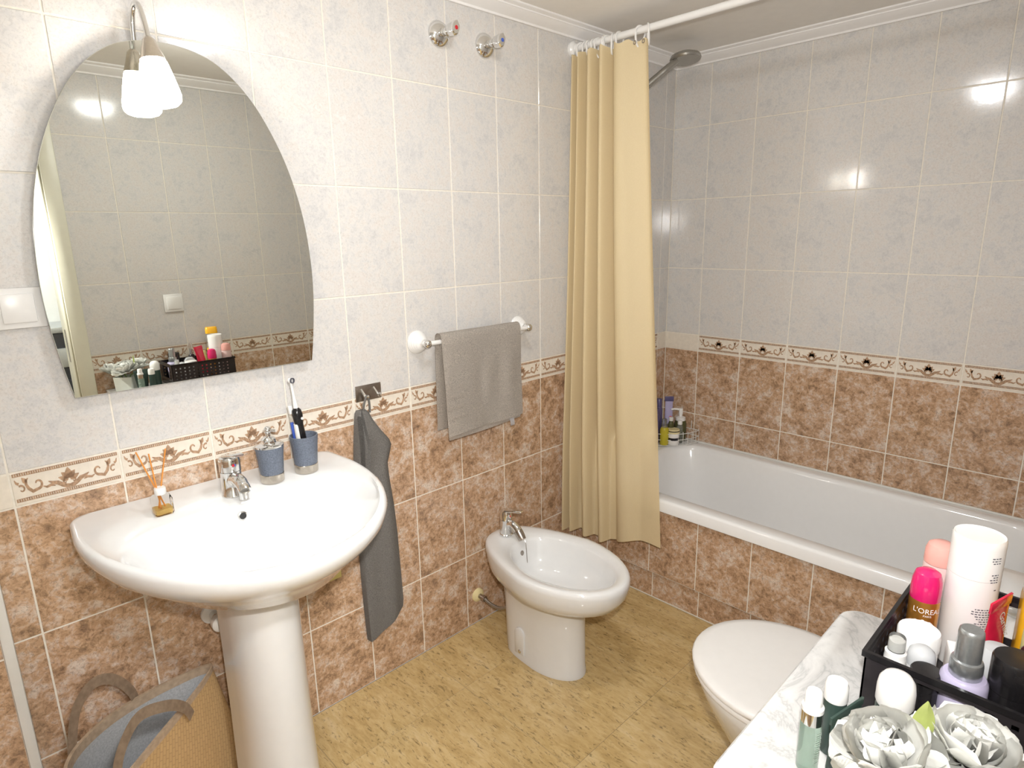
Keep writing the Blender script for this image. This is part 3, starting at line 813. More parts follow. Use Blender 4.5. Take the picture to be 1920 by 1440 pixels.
def bath_towel():
    t = thing('bath_towel', 'taupe terry bath towel folded over the towel rail', 'towel', (-1.215, -0.056, 1.104))
    x0, x1 = -0.178, 0.168
    def sheet(m, off, zf, zb, xa, xb, ph):
        prof = [(0.026, zb)]
        for k in range(10): prof.append((0.024-0.007*k/9, zb*(1-k/9)-0.006))
        for k in range(1, 8):
            a = pi*k/8
            prof.append((cos(a)*(0.016+off), 0.0+sin(a)*(0.016+off)))
        for k in range(16): prof.append((-0.017-off-0.009*k/15, zf*k/15-0.004))
        n = len(prof)
        loops = []
        for i in range(27):
            u = i/26; x = xa+(xb-xa)*u; l = []
            for j, (y, z) in enumerate(prof):
                fr = max(0, (j-18)/(n-19))
                wob = 0.0035*sin(u*9+ph)*(0.3+fr) + 0.004*sin(u*23+1.3+ph)*max(0, 1-abs(fr-0.5)*3)*(0.3 if u < 0.4 else 1)
                dz = -0.0
                if j > 18: dz = 0.012*fr*(u-0.2) + 0.003*sin(u*6)*fr
                xx = x + (0.006*fr if u < 0.5 else -0.006*fr)
                l.append((xx, y+(-wob if j > 17 else wob), z+dz))
            loops.append(l)
        m.add([p for l in loops for p in l], [(i*n+j, i*n+j+1, (i+1)*n+j+1, (i+1)*n+j) for i in range(26) for j in range(n-1)])
    m = MB(); sheet(m, 0.0, -0.314, -0.30, x0, x1, 0.0)
    part('outer_fold', m, 'towel', t, solid=0.006, angle=60)
    m = MB()
    def inner(u, v):
        return (x0+0.012+(x1-x0-0.022)*u, -0.0125-0.007*v, -0.03-0.303*v+0.012*u*v-0.004*sin(u*3))
    m.grid(inner, 14, 8)
    part('inner_fold', m, 'towel', t, solid=0.005)
    for k, z in enumerate((-0.150, -0.183, -0.216, -0.249)):
        part('woven_stripe', MB().grid(lambda u, v: (x0+0.004+0.075*u, -0.0255-0.009*abs(z)/0.314-0.0035*sin(u*0.26*9)*(0.3+abs(z)/0.314), z-0.005*v+0.001*u), 6, 1), 'towel', t, solid=0.0012)
    part('care_label', MB().grid(lambda u, v: (0.098+0.020*u+0.010*v*v, -0.020-0.006*sin(v*3), -0.300-0.045*v), 2, 6), 'tagwhite', t, solid=0.0006)
bath_towel()

t = thing('hook_plate', 'brushed steel double hook plate on the wall right of the washbasin', 'hook', (-1.619, 0, 0.966))
part('plate', MB().box(-0.0435, 0.0435, -0.003, 0, -0.024, 0.024), 'steel', t, 0.0025)
for x in (-0.024, 0.018):
    part('hook', MB().tube(smoothpath([(x, -0.002, 0.012), (x+0.001, -0.010, 0.004), (x+0.002, -0.020, -0.006), (x+0.003, -0.028, -0.008), (x+0.003, -0.033, -0.002)], 4), 0.0042, 10, flat=1.0), 'chrome', t)

def hand_towel():
    t = thing('hand_towel', 'dark grey hand towel hanging by its loop from the hook plate', 'towel', (-1.640, 0, 0.955))
    S = [(0.920, -1.663, -1.642, 0.010), (0.912, -1.669, -1.634, 0.016), (0.885, -1.673, -1.622, 0.022), (0.850, -1.677, -1.600, 0.026), (0.815, -1.681, -1.573, 0.027), (0.795, -1.683, -1.566, 0.026), (0.770, -1.685, -1.573, 0.026),
         (0.740, -1.687, -1.583, 0.027), (0.690, -1.689, -1.580, 0.027), (0.600, -1.691, -1.569, 0.026), (0.500, -1.692, -1.562, 0.025), (0.400, -1.692, -1.559, 0.024), (0.300, -1.691, -1.556, 0.023), (0.225, -1.689, -1.555, 0.022), (0.185, -1.687, -1.558, 0.021)]
    n = 20; loops = []
    for z, a, b, dp in S:
        l = []
        fr = (0.92-z)/0.735
        for k in range(n):          # front, left to right
            u = k/(n-1); x = a+(b-a)*u
            y = -0.014-dp*(0.35+0.65*sin(pi*min(1, max(0, u))**0.8)) - 0.008*sin(u*9+2.0*fr)*min(1, fr*4)*(1-0.5*fr) + (0.010 if 0.18 < u < 0.30 and fr < 0.45 else 0)
            zz = z + (0.045*u*max(0, fr-0.85)/0.15 if fr > 0.85 else 0) - (0.02*(1-u)*max(0, fr-0.9)/0.1 if fr > 0.9 else 0)
            l.append((x+1.640, min(y, -0.006), zz-0.955))
        for k in range(n):          # back, right to left
            u = 1-k/(n-1); x = a+(b-a)*u
            zz = z + (0.045*u*max(0, fr-0.85)/0.15 if fr > 0.85 else 0) - (0.02*(1-u)*max(0, fr-0.9)/0.1 if fr > 0.9 else 0)
            l.append((x+1.640+(0.003 if k == 0 else (-0.003 if k == n-1 else 0)), -0.004-0.002*sin(u*7), zz-0.955))
        loops.append(l)
    part('towel_body', MB().loft(loops), 'towel_dark', t, angle=50)
    part('folded_edge', MB().grid(lambda u, v: (-0.041+0.010*u+(-0.012+0.006*v)*v*1.0+0.004*sin(v*4), -0.034-0.008*u-0.004*sin(v*5), -0.045-0.30*v), 2, 10), 'towel_dark', t, solid=0.004)
    part('hanging_loop', MB().tube(smoothpath([(-0.012, -0.020, -0.045), (-0.012, -0.026, -0.02), (-0.004, -0.029, 0.006), (-0.001, -0.030, 0.008), (0.003, -0.028, 0.005), (0.008, -0.024, -0.02), (0.010, -0.020, -0.045)], 5), 0.0032, 8), 'towel_dark', t)
hand_towel()

# ================================================================== WASHBASIN
def basin_outline(a, b, yc, z, back, hb, n=40, e=2.0, cy=None):
    """D-shaped outline: half ellipse in front, straight back; local coords"""
    o = []
    for k in range(n+1):
        th = pi*k/n
        c, s_ = cos(th), sin(th)
        x = a*math.copysign(abs(c)**(2/e), c); y = yc-b*abs(s_)**(2/e)
        o.append((x, y, z))
    # left side back to the wall, then right
    rr = 0.035 if back > -0.06 else 0.03
    for k in range(7):
        t_ = pi/2*k/6
        o.append((-(hb-rr)-rr*cos(t_), back-rr+rr*sin(t_), z))
    for k in range(7):
        t_ = pi/2*(1-k/6)
        o.append(((hb-rr)+rr*cos(t_), back-rr+rr*sin(t_), z))
    return o

def bowl_outline(a, yb, yf, z, n=54, e=2.5):
    o = []
    cy = (yb+yf)/2; b = (yb-yf)/2
    for k in range(n+1):
        th = pi*k/n
        o.append((a*math.copysign(abs(cos(th))**(2/e), cos(th)), yb-0.35*(yb-yf)-0.65*(yb-yf)*abs(sin(th))**(2/e), z))
    return o

def washbasin():
    t = thing('washbasin', 'white porcelain pedestal washbasin below the mirror', 'washbasin', (-2.0785, 0, 0))
    n = 40; N = n+1+14
    def outl(a, b, yc, z, back, hb): return basin_outline(a, b, yc, z, back, hb, n)
    L = []
    L.append(outl(0.085, 0.198, -0.13, 0.655, -0.055, 0.085))
    L.append(outl(0.130, 0.240, -0.13, 0.666, -0.045, 0.125))
    L.append(outl(0.220, 0.334, -0.13, 0.698, -0.025, 0.213))
    L.append(outl(0.260, 0.360, -0.13, 0.730, -0.015, 0.256))
    L.append(outl(0.284, 0.385, -0.13, 0.750, -0.008, 0.281))
    L.append(outl(0.302, 0.406, -0.13, 0.767, -0.003, 0.297))
    L.append(outl(0.316, 0.424, -0.13, 0.789, -0.001, 0.308))
    L.append(outl(0.3215, 0.433, -0.13, 0.812, -0.001, 0.313))
    L.append(outl(0.3195, 0.430, -0.13, 0.822, -0.001, 0.311))
    L.append(outl(0.313, 0.424, -0.13, 0.8265, -0.003, 0.306))
    L.append(outl(0.305, 0.416, -0.13, 0.826, -0.007, 0.299))
    # inner: deck step and bowl (same vertex count: front half ellipse + straight back)
    def inner(a, yb, yf, z, dz=0.0):
        o = []
        ym = yb-0.30*(yb-yf)
        for k in range(n+1):
            th = pi*k/n; e = 2.25
            o.append((a*math.copysign(abs(cos(th))**(2/e), cos(th)), ym-(ym-yf)*abs(sin(th))**(2/e), z))
        for k in range(14):
            th = pi+pi*(k+1)/15; e = 2.9
            o.append((a*math.copysign(abs(cos(th))**(2/e), cos(th)), ym+(yb-ym)*abs(sin(th))**(2/e), z))
        return o
    L.append(inner(0.287, -0.040, -0.530, 0.8175))
    L.append(inner(0.272, -0.150, -0.518, 0.814))
    L.append(inner(0.262, -0.160, -0.508, 0.804))
    L.append(inner(0.245, -0.166, -0.490, 0.775))
    L.append(inner(0.215, -0.178, -0.462, 0.735))
    L.append(inner(0.165, -0.200, -0.420, 0.703))
    L.append(inner(0.09, -0.245, -0.365, 0.688))
    L.append(inner(0.03, -0.285, -0.325, 0.684))
    part('basin', MB().loft(L, True, True), 'porcelain', t, angle=60)
    part('drain', MB().lathe([(0.026, 0.6855), (0.026, 0.689), (0.018, 0.690), (0.001, 0.687)], 20, TR(0, -0.305, 0)), 'chrome', t)
    M = TR(0.0, -0.1695, 0.782) @ RX(radians(82))
    part('overflow_hole', MB().lathe([(0.0105, -0.004), (0.0105, 0.003), (0.008, 0.004)], 18, M, cap1=False), 'chrome', t)
    part('overflow_dark', MB().lathe([(0.008, 0.0), (0.008, 0.0025)], 18, M), 'dark', t)
    # pedestal: tapering half-round column
    P = []
    for z, hx, yf, yb in ((0.0, 0.092, -0.345, -0.135), (0.02, 0.091, -0.344, -0.137), (0.05, 0.083, -0.338, -0.14), (0.3, 0.0785, -0.332, -0.14), (0.5, 0.0775, -0.330, -0.14), (0.61, 0.0785, -0.330, -0.14), (0.664, 0.081, -0.333, -0.135)):
        l = []
        for k in range(25):
            th = pi*k/24
            l.append((hx*cos(th), yb-0.07-(yb-0.07-yf)*sin(th)**0.85, z))
        for x in (-hx*0.98, hx*0.98):
            l.append((x, yb, z))
        P.append(l)
    part('pedestal', MB().loft(P), 'porcelain', t, angle=55)
washbasin()

def basin_faucet():
    t = thing('basin_faucet', 'chrome single lever mixer tap on the washbasin', 'faucet', (-2.072, -0.108, 0.8155))
    part('body', MB().lathe([(0.0255, 0.0), (0.0255, 0.004), (0.0240, 0.006), (0.0240, 0.060), (0.0245, 0.062)], 26), 'chrome', t)
    part('lever_base', MB().lathe([(0.0245, 0.063), (0.0245, 0.088), (0.0225, 0.096), (0.015, 0.100), (0.001, 0.101)], 26), 'chrome', t)
    lev = part('lever', MB().loft([rrect(0, 0, 0.018, 0.005, 0.005, 0.0, 4), rrect(0, 0.003, 0.017, 0.0045, 0.004, 0.02, 4), rrect(0, 0.004, 0.014, 0.004, 0.004, 0.045, 4), rrect(0, 0.004, 0.012, 0.0035, 0.003, 0.066, 4), rrect(0, 0.004, 0.009, 0.002, 0.002, 0.070, 4)],
                              M=TR(0, -0.002, 0.100) @ RX(radians(80))), 'chrome', t)
    part('spout', MB().tube(smoothpath([(0, -0.010, 0.036), (0, -0.030, 0.047), (0, -0.052, 0.048), (0, -0.072, 0.040), (0, -0.080, 0.033)], 5), [0.017]*6+[0.0155]*7+[0.0145]*8, 16), 'chrome', t)
    part('aerator', MB().lathe([(0.0125, 0.0), (0.0125, 0.016), (0.0105, 0.018)], 18, TR(0, -0.077, 0.014)), 'chrome', t)
    part('indicator_dot', MB().ball((0, -0.0240, 0.080), 0.0035), 'red', t, label='red and blue temperature dot')
    part('indicator_dot', MB().ball((0.0033, -0.0236, 0.080), 0.0030), 'blue', t)
basin_faucet()

# ------------------------------------------------------------------ things standing on the washbasin
ZD = 0.8165
t = thing('reed_diffuser', 'small clear reed diffuser with orange sticks on the left of the washbasin', 'diffuser', (-2.224, -0.100, ZD))
part('bottle', MB().loft([rrect(0, 0, 0.0175, 0.0175, 0.005, 0.0), rrect(0, 0, 0.0195, 0.0195, 0.006, 0.003), rrect(0, 0, 0.0190, 0.0190, 0.006, 0.036), rrect(0, 0, 0.0165, 0.0165, 0.008, 0.043), rrect(0, 0, 0.009, 0.009, 0.008, 0.047), rrect(0, 0, 0.008, 0.008, 0.007, 0.060)]), 'thinglass', t)
part('fragrance', MB().loft([rrect(0, 0, 0.0165, 0.0165, 0.005, 0.003), rrect(0, 0, 0.0168, 0.0168, 0.005, 0.014)]), 'amber', t)
part('collar', MB().lathe([(0.0115, 0.046), (0.0120, 0.048), (0.0120, 0.060), (0.0105, 0.062)], 20), 'white_plastic', t)
for (x0, y0, x1, y1, h) in ((0.009, 0.004, -0.032, 0.012, 0.150), (-0.004, -0.006, -0.008, 0.012, 0.140), (-0.010, 0.002, 0.026, 0.010, 0.144)):
    part('reed', MB().tube([(x0, y0, 0.004), (x1, y1, h)], 0.0016, 6), 'reed', t)

def cup(t, r0=0.0285, r1=0.036, h=0.100):
    part('base_ring', MB().lathe([(r0-0.002, 0.0), (r0+0.001, 0.002), (r0+0.0015, 0.022), (r0-0.001, 0.024)], 30), 'nickel', t, label='brushed metal base ring')
    part('body', MB().lathe([(r0-0.001, 0.022), (r0+0.001, 0.024), (r0+0.004, 0.065), (r1, h-0.003), (r1-0.0005, h), (r1-0.003, h), (r1-0.0045, h-0.004), (r0-0.002, 0.03), (0.001, 0.028)], 32, cap0=False), 'slate', t)
t = thing('soap_dispenser', 'slate blue soap dispenser with chrome pump on the washbasin', 'soap dispenser', (-1.969, -0.098, ZD))
cup(t, 0.0275, 0.0345, 0.096)
part('lid', MB().lathe([(0.0350, 0.094), (0.0355, 0.098), (0.030, 0.1005), (0.018, 0.1025), (0.017, 0.106), (0.0175, 0.112), (0.012, 0.117), (0.006, 0.119), (0.0055, 0.126)], 30), 'chrome', t)
part('pump_head', MB().ball((0, 0, 0.134), 0.0095, sc=(1, 1, 1.1)), 'chrome', t)
part('nozzle', MB().tube([(0, 0, 0.134), (0.014, -0.016, 0.134)], 0.0035, 10), 'chrome', t)
t = thing('toothbrush_cup', 'slate blue tumbler holding the toothbrushes', 'tumbler', (-1.876, -0.096, ZD))
cup(t)
t = thing('electric_toothbrush', 'black and white electric toothbrush standing in the tumbler', 'toothbrush', (-1.876, -0.098, ZD+0.0295), (radians(-3), radians(-4), radians(25)))
part('grip', MB().lathe([(0.010, 0.0), (0.0115, 0.01), (0.0115, 0.07), (0.0105, 0.10), (0.0125, 0.118), (0.0135, 0.128), (0.0115, 0.140), (0.0065, 0.146)], 20), 'black', t, label='black rubber grip')
part('side_shell', MB().lathe([(0.0102, 0.0), (0.0120, 0.01), (0.0120, 0.07), (0.0110, 0.10), (0.011, 0.104)], 20, TR(0, 0.0028, 0), sx=1.12), 'white_plastic', t)
part('button', MB().lathe([(0.0036, 0.0), (0.0036, 0.002), (0.003, 0.0025)], 14, TR(0, -0.0122, 0.118) @ RX(pi/2)), 'white_plastic', t)
part('neck', MB().lathe([(0.0062, 0.145), (0.0060, 0.155), (0.0040, 0.175), (0.0032, 0.200), (0.0030, 0.214)], 14), 'white_plastic', t)
part('brush_head', MB().lathe([(0.0068, -0.003), (0.0068, 0.003), (0.0060, 0.0035)], 18, TR(0, 0, 0.219) @ RX(pi/2)), 'white_plastic', t)
part('bristles', MB().lathe([(0.0072, 0.0035), (0.0072, 0.0075), (0.0052, 0.0075), (0.0052, 0.0035)], 18, TR(0, 0, 0.219) @ RX(pi/2), cap0=False, cap1=False), 'ink', t)
t = thing('manual_toothbrush', 'slim clear and blue toothbrush behind the electric one', 'toothbrush', (-1.884, -0.076, ZD+0.0295), (radians(0), radians(-6), 0))
part('handle', MB().tube([(0, 0, 0), (0, -0.001, 0.06), (0, 0, 0.105)], [0.0045, 0.0055, 0.0045], 10), 'blue', t)
part('neck', MB().tube([(0, 0, 0.104), (0, 0, 0.125), (0, 0, 0.150)], [0.0045, 0.0028, 0.003], 10), 'clearplastic', t)
part('bristles', MB().box(-0.0045, 0.0045, -0.012, -0.002, 0.130, 0.152), 'whiteprint', t, 0.001)

# ------------------------------------------------------------------ plumbing behind the washbasin
t = thing('angle_valve', 'white angle valve peeping out behind the pedestal', 'valve', (-2.128, 0, 0.470))
part('rosette', MB().lathe([(0.028, 0.0), (0.027, 0.006), (0.018, 0.012)], 20, RX(pi/2)), 'white_plastic', t)
part('stem', MB().lathe([(0.011, 0.008), (0.011, 0.05)], 14, RX(pi/2)), 'chrome', t)
part('handwheel', MB().lathe([(0.020, 0.048), (0.022, 0.052), (0.022, 0.068), (0.016, 0.072)], 18, RX(pi/2)), 'white_plastic', t)
t = thing('pipe_cover', 'yellowed plastic cover on the wall below the washbasin', 'cover', (-1.825, 0, 0.475))
part('lid', MB().box(-0.063, 0.063, -0.012, -0.008, -0.052, 0.06), 'yellow_cover', t, 0.003)
part('frame', MB().box(-0.065, 0.065, -0.008, 0, -0.056, 0.062), 'yellow_cover', t, 0.002)

# ================================================================== BIDET AND TOILET
def egg(yb, yf, hw, ym, z, kb=0.65, eb=3.0, n=44, ef=2.0):
    o = []
    for k in range(n):
        th = 2*pi*k/n; c, s_ = cos(th), sin(th)
        e = ef if s_ >= 0 else eb
        x = hw*math.copysign(abs(c)**(2/e), c); a = abs(s_)**(2/e)
        if s_ >= 0: y = ym-(ym-yf)*a
        else:
            y = ym+(yb-ym)*a
            x *= 1-(1-kb)*a
        o.append((x, y, z))
    return o

def bidet():
    t = thing('bidet', 'white porcelain bidet standing against the tiled wall', 'bidet', (-1.188, 0, 0))
    L = [egg(-0.165, -0.475, 0.085, -0.33, 0.0, 0.9, 3.5),
         egg(-0.165, -0.475, 0.085, -0.33, 0.012, 0.9, 3.5),
         egg(-0.160, -0.472, 0.083, -0.33, 0.016, 0.9, 3.5),
         egg(-0.155, -0.470, 0.083, -0.33, 0.18, 0.9, 3.5),
         egg(-0.150, -0.472, 0.087, -0.33, 0.235, 0.9, 3.5),
         egg(-0.132, -0.492, 0.102, -0.34, 0.262, 0.85, 3.2),
         egg(-0.110, -0.545, 0.134, -0.35, 0.280, 0.78, 3.0),
         egg(-0.092, -0.596, 0.160, -0.36, 0.303, 0.72, 2.8),
         egg(-0.080, -0.618, 0.172, -0.36, 0.335, 0.68, 2.8),
         egg(-0.072, -0.626, 0.176, -0.36, 0.370, 0.67, 2.8),
         egg(-0.074, -0.624, 0.175, -0.36, 0.383, 0.67, 2.8),
         egg(-0.082, -0.617, 0.169, -0.36, 0.390, 0.67, 2.8),
         egg(-0.100, -0.605, 0.158, -0.36, 0.3905, 0.67, 2.8),
         egg(-0.190, -0.588, 0.134, -0.37, 0.3865, 0.80, 2.6),
         egg(-0.198, -0.578, 0.126, -0.37, 0.376, 0.80, 2.6),
         egg(-0.208, -0.560, 0.112, -0.37, 0.335, 0.82, 2.5),
         egg(-0.225, -0.525, 0.090, -0.37, 0.290, 0.85, 2.4),
         egg(-0.265, -0.46, 0.055, -0.37, 0.268, 0.9, 2.2),
         egg(-0.33, -0.40, 0.02, -0.36, 0.264, 0.9, 2.0)]
    part('bowl', MB().loft(L), 'porcelain', t, angle=60)
    M = TR(0, -0.2035, 0.345) @ RX(radians(80))
    part('overflow_hole', MB().lathe([(0.0095, -0.003), (0.0095, 0.002), (0.007, 0.003)], 16, M), 'steel', t)
    # arched recess plate with the fixing screw
    rec = MB(); lp = []
    for d, y in ((0.0, -0.080), (0.0, -0.0855), (0.004, -0.088)):
        l = [(0.021-d, 0.040+d), (-0.021+d, 0.040+d)]
        pts = []
        for k in range(13):
            a = pi*k/12
            pts.append(((0.021-d)*cos(a), 0.105+(0.021-d)*sin(a)))
        pts += [(-(0.021-d), 0.028+d), ((0.021-d), 0.028+d)]
        lp.append([(y, -0.270-p[0], p[1]) for p in pts])
    rec.loft(lp)
    part('fixing_recess', rec, 'porcelain', t)
    part('fixing_screw', MB().lathe([(0.0065, 0.0), (0.0065, 0.003), (0.004, 0.0055), (0.001, 0.006)], 14, TR(-0.087, -0.275, 0.042) @ RY(-pi/2)), 'chrome', t)
bidet()

t = thing('bidet_faucet', 'chrome single lever mixer tap on the bidet', 'faucet', (-1.188, -0.128, 0.391))
part('body', MB().lathe([(0.0235, 0.0), (0.0235, 0.004), (0.0215, 0.006), (0.0205, 0.055), (0.0215, 0.057)], 24), 'chrome', t)
part('lever_base', MB().lathe([(0.0215, 0.058), (0.0215, 0.082), (0.019, 0.090), (0.010, 0.094), (0.001, 0.095)], 24), 'chrome', t)
part('lever', MB().loft([rrect(0, 0, 0.015, 0.005, 0.004, 0.0, 4), rrect(0, 0.002, 0.013, 0.0045, 0.004, 0.03, 4), rrect(0, 0.002, 0.010, 0.004, 0.003, 0.060, 4), rrect(0, 0.002, 0.007, 0.002, 0.002, 0.064, 4)], M=TR(0, -0.004, 0.092) @ RZ(radians(12)) @ RX(radians(84))), 'chrome', t)
part('spout', MB().tube(smoothpath([(0, -0.008, 0.040), (0, -0.03, 0.050), (0, -0.052, 0.040), (0, -0.066, 0.026)], 5), 0.0135, 14), 'chrome', t)
part('swivel_nozzle', MB().tube([(0, -0.064, 0.028), (0, -0.073, 0.017), (0, -0.081, 0.007)], [0.0145, 0.0145, 0.0125], 14).ball((0, -0.062, 0.030), 0.0145), 'steel', t)
part('indicator_dot', MB().ball((0, -0.0210, 0.074), 0.0028), 'red', t)
part('plug_chain', MB().tube(smoothpath([(0.012, -0.018, 0.004), (0.016, -0.050, 0.010), (0.016, -0.075, -0.004), (0.014, -0.084, -0.03), (0.012, -0.090, -0.085)], 5), 0.0013, 5), 'steel', t, label='thin bead chain of the plug')

t = thing('bidet_connection', 'braided hose with a yellowed wall rosette beside the bidet', 'hose', (-1.222, 0, 0.112))
part('rosette', MB().lathe([(0.026, 0.0), (0.025, 0.006), (0.016, 0.012), (0.010, 0.013)], 22, RX(pi/2)), 'creamplastic', t)
part('connector', MB().lathe([(0.009, 0.010), (0.009, 0.030), (0.011, 0.031), (0.011, 0.044)], 12, RX(pi/2)), 'steel', t)
part('braided_hose', MB().tube(smoothpath([(0, -0.042, 0), (0.003, -0.07, -0.010), (0.010, -0.11, -0.012), (0.018, -0.15, 0.012)], 5), 0.0065, 10), 'hose', t)

def toilet():
    t = thing('toilet', 'white toilet with closed lid beside the marble shelf', 'toilet', (-1.248, YC, 0))
    Y = YC
    def e(yb, yf, hw, ym, z, kb=0.9, eb=3.0): return egg(yb-Y, yf-Y, hw, ym-Y, z, kb, eb)
    L = [e(-1.50, -1.03, 0.105, -1.22, 0.0), e(-1.50, -1.03, 0.105, -1.22, 0.012), e(-1.50, -1.035, 0.100, -1.22, 0.018), e(-1.50, -1.03, 0.098, -1.20, 0.12), e(-1.50, -1.01, 0.112, -1.18, 0.20),
         e(-1.50, -0.972, 0.140, -1.15, 0.27), e(-1.50, -0.945, 0.162, -1.14, 0.32), e(-1.50, -0.930, 0.176, -1.14, 0.355), e(-1.49, -0.924, 0.180, -1.14, 0.378), e(-1.49, -0.927, 0.177, -1.14, 0.386)]
    part('bowl', MB().loft(L), 'porcelain', t, angle=60)
    part('seat', MB().loft([e(-1.395, -0.922, 0.182, -1.13, 0.387), e(-1.395, -0.916, 0.187, -1.13, 0.390), e(-1.395, -0.916, 0.187, -1.13, 0.398), e(-1.395, -0.920, 0.184, -1.13, 0.401)]), 'seat_plastic', t, angle=50)
    part('lid', MB().loft([e(-1.40, -0.920, 0.184, -1.13, 0.4035), e(-1.40, -0.913, 0.190, -1.13, 0.406), e(-1.40, -0.912, 0.191, -1.13, 0.414), e(-1.40, -0.916, 0.187, -1.13, 0.4185), e(-1.39, -0.935, 0.170, -1.13, 0.4215), e(-1.36, -1.00, 0.11, -1.13, 0.4235), e(-1.25, -1.10, 0.03, -1.15, 0.424)]), 'seat_plastic', t, angle=60)
    for x in (-0.07, 0.07):
        part('hinge', MB().tube([(x-0.02, -1.405-Y, 0.402), (x+0.02, -1.405-Y, 0.402)], 0.010, 12), 'chrome', t)
    part('cistern', MB().loft([rrect(0, -1.51-Y, 0.165, 0.083, 0.03, 0.387), rrect(0, -1.51-Y, 0.172, 0.085, 0.03, 0.45), rrect(0, -1.51-Y, 0.176, 0.087, 0.03, 0.715)]), 'porcelain', t, 0.0)
    part('cistern_lid', MB().loft([rrect(0, -1.508-Y, 0.182, 0.090, 0.03, 0.716), rrect(0, -1.508-Y, 0.184, 0.091, 0.03, 0.722), rrect(0, -1.508-Y, 0.184, 0.091, 0.03, 0.738), rrect(0, -1.508-Y, 0.176, 0.083, 0.03, 0.744)]), 'porcelain', t)
    part('flush_button', MB().lathe([(0.022, 0.744), (0.022, 0.748), (0.018, 0.750)], 20, TR(0, -1.508-Y, 0)), 'chrome', t)
toilet()

# ================================================================== TOTE BAG UNDER THE WASHBASIN
def bag():
    t = thing('tote_bag', 'tan woven tote bag with grey lining leaning under the washbasin', 'bag', (-2.33, -0.15, 0))
    ox, oy = 2.33, 0.15
    top = [(-2.160, -0.050), (-2.215, -0.108), (-2.290, -0.175), (-2.360, -0.232), (-2.425, -0.282), (-2.470, -0.300), (-2.498, -0.262), (-2.500, -0.190), (-2.480, -0.130), (-2.440, -0.085), (-2.380, -0.050), (-2.300, -0.030), (-2.220, -0.026), (-2.172, -0.030)]
    bot = [(-2.095, -0.042), (-2.175, -0.100), (-2.265, -0.165), (-2.345, -0.212), (-2.415, -0.250), (-2.450, -0.262), (-2.470, -0.235), (-2.470, -0.180), (-2.455, -0.125), (-2.420, -0.085), (-2.370, -0.055), (-2.270, -0.030), (-2.175, -0.026), (-2.110, -0.030)]
    def ring(pl, z, ins=0.0, dz=None):
        n = len(pl); P = [Vector((x+ox, y+oy, 0)) for x, y in pl]; o = []
        cen = sum(P, Vector())/n
        for i in range(n):
            a, b, c, d = P[i-1], P[i], P[(i+1) % n], P[(i+2) % n]
            for k in range(4):
                s = k/4
                q = 0.5*((2*b)+(c-a)*s+(2*a-5*b+4*c-d)*s*s+(3*b-a-3*c+d)*s*s*s)
                v = (cen-q); v = v.normalized()*min(ins, v.length)
                zz = z
                o.append((q.x+v.x, q.y+v.y, zz))
        return o
    def blend(f): return [(b[0]+(a[0]-b[0])*f, b[1]+(a[1]-b[1])*f) for a, b in zip(top, bot)]
    H = 0.352
    part('woven_shell', MB().loft([ring(blend(f), max(0.002, H*f-0.006)) for f in (0.0, 0.12, 0.3, 0.5, 0.7, 0.85, 1.0)], True, False), 'straw', t, angle=60)
    part('lining', MB().loft([ring(blend(f), H*f-0.004+0.004*(1-f), 0.005) for f in (1.0, 0.85, 0.6, 0.3, 0.03)], False, True), 'lining', t, angle=60)
    part('rim_binding', MB().loft([ring(top, H-0.016, -0.002), ring(top, H+0.001, -0.002), ring(top, H+0.001, 0.006), ring(top, H-0.022, 0.0065)], False, False), 'leather', t)
    def strap(pts, nm):
        p = smoothpath(pts, 7); m = MB()
        vs_ = []; fs_ = []
        for i, q in enumerate(p):
            tg = (p[min(i+1, len(p)-1)]-p[max(i-1, 0)]).normalized()
            side = tg.cross(Vector((0.60, -0.75, 0.25))).normalized()
            vs_ += [q+side*0.012, q-side*0.012]
        for i in range(len(p)-1):
            fs_.append((2*i, 2*i+1, 2*i+3, 2*i+2))
        m.add(vs_, fs_)
        part(nm, m, 'leather', t, solid=0.003)
    def W(x, y, z): return Vector((x+ox, y+oy, z))
    strap([W(-2.445, -0.300, 0.250), W(-2.428, -0.292, 0.352), W(-2.405, -0.262, 0.405), W(-2.358, -0.215, 0.428), W(-2.300, -0.190, 0.405), W(-2.262, -0.168, 0.365), W(-2.246, -0.160, 0.325)], 'handle')
    strap([W(-2.475, -0.125, 0.30), W(-2.468, -0.105, 0.36), W(-2.445, -0.075, 0.420), W(-2.405, -0.050, 0.445), W(-2.365, -0.038, 0.425), W(-2.335, -0.034, 0.37), W(-2.33, -0.036, 0.32)], 'handle')
bag()

# ================================================================== CORNER BASKET ON THE TUB
ZT = 0.4505
def corner_basket():
    t = thing('corner_basket', 'white wire corner basket holding bottles on the bathtub edge', 'basket', (0, 0, ZT+0.004))
    R = 0.205
    def arc(r, z, n=22): return [(-0.014-(r-0.014)*sin(pi/2*k/n), -0.014-(r-0.014)*cos(pi/2*k/n), z) for k in range(n+1)]
    for z in (0.002, 0.028, 0.056):
        p = [(-0.014, -0.014, z)] + arc(R, z)
        part('hoop_wire', MB().tube(p, 0.0016, 6, True), 'wire', t)
    for k in range(13):
        a = pi/2*k/12
        x, y = -0.014-(R-0.014)*sin(a), -0.014-(R-0.014)*cos(a)
        part('upright_wire', MB().tube([(x*0.4-0.01, y*0.4-0.01, 0.002), (x, y, 0.002), (x, y, 0.056), (x*0.985, y*0.985, 0.064)], 0.0014, 6), 'wire', t)
    part('hanging_hook', MB().tube([(-0.006, -0.16, 0.056), (-0.006, -0.16, 0.085), (-0.004, -0.16, 0.092)], 0.0018, 6), 'wire', t)
    return t
corner_basket()
ZB = ZT+0.0085
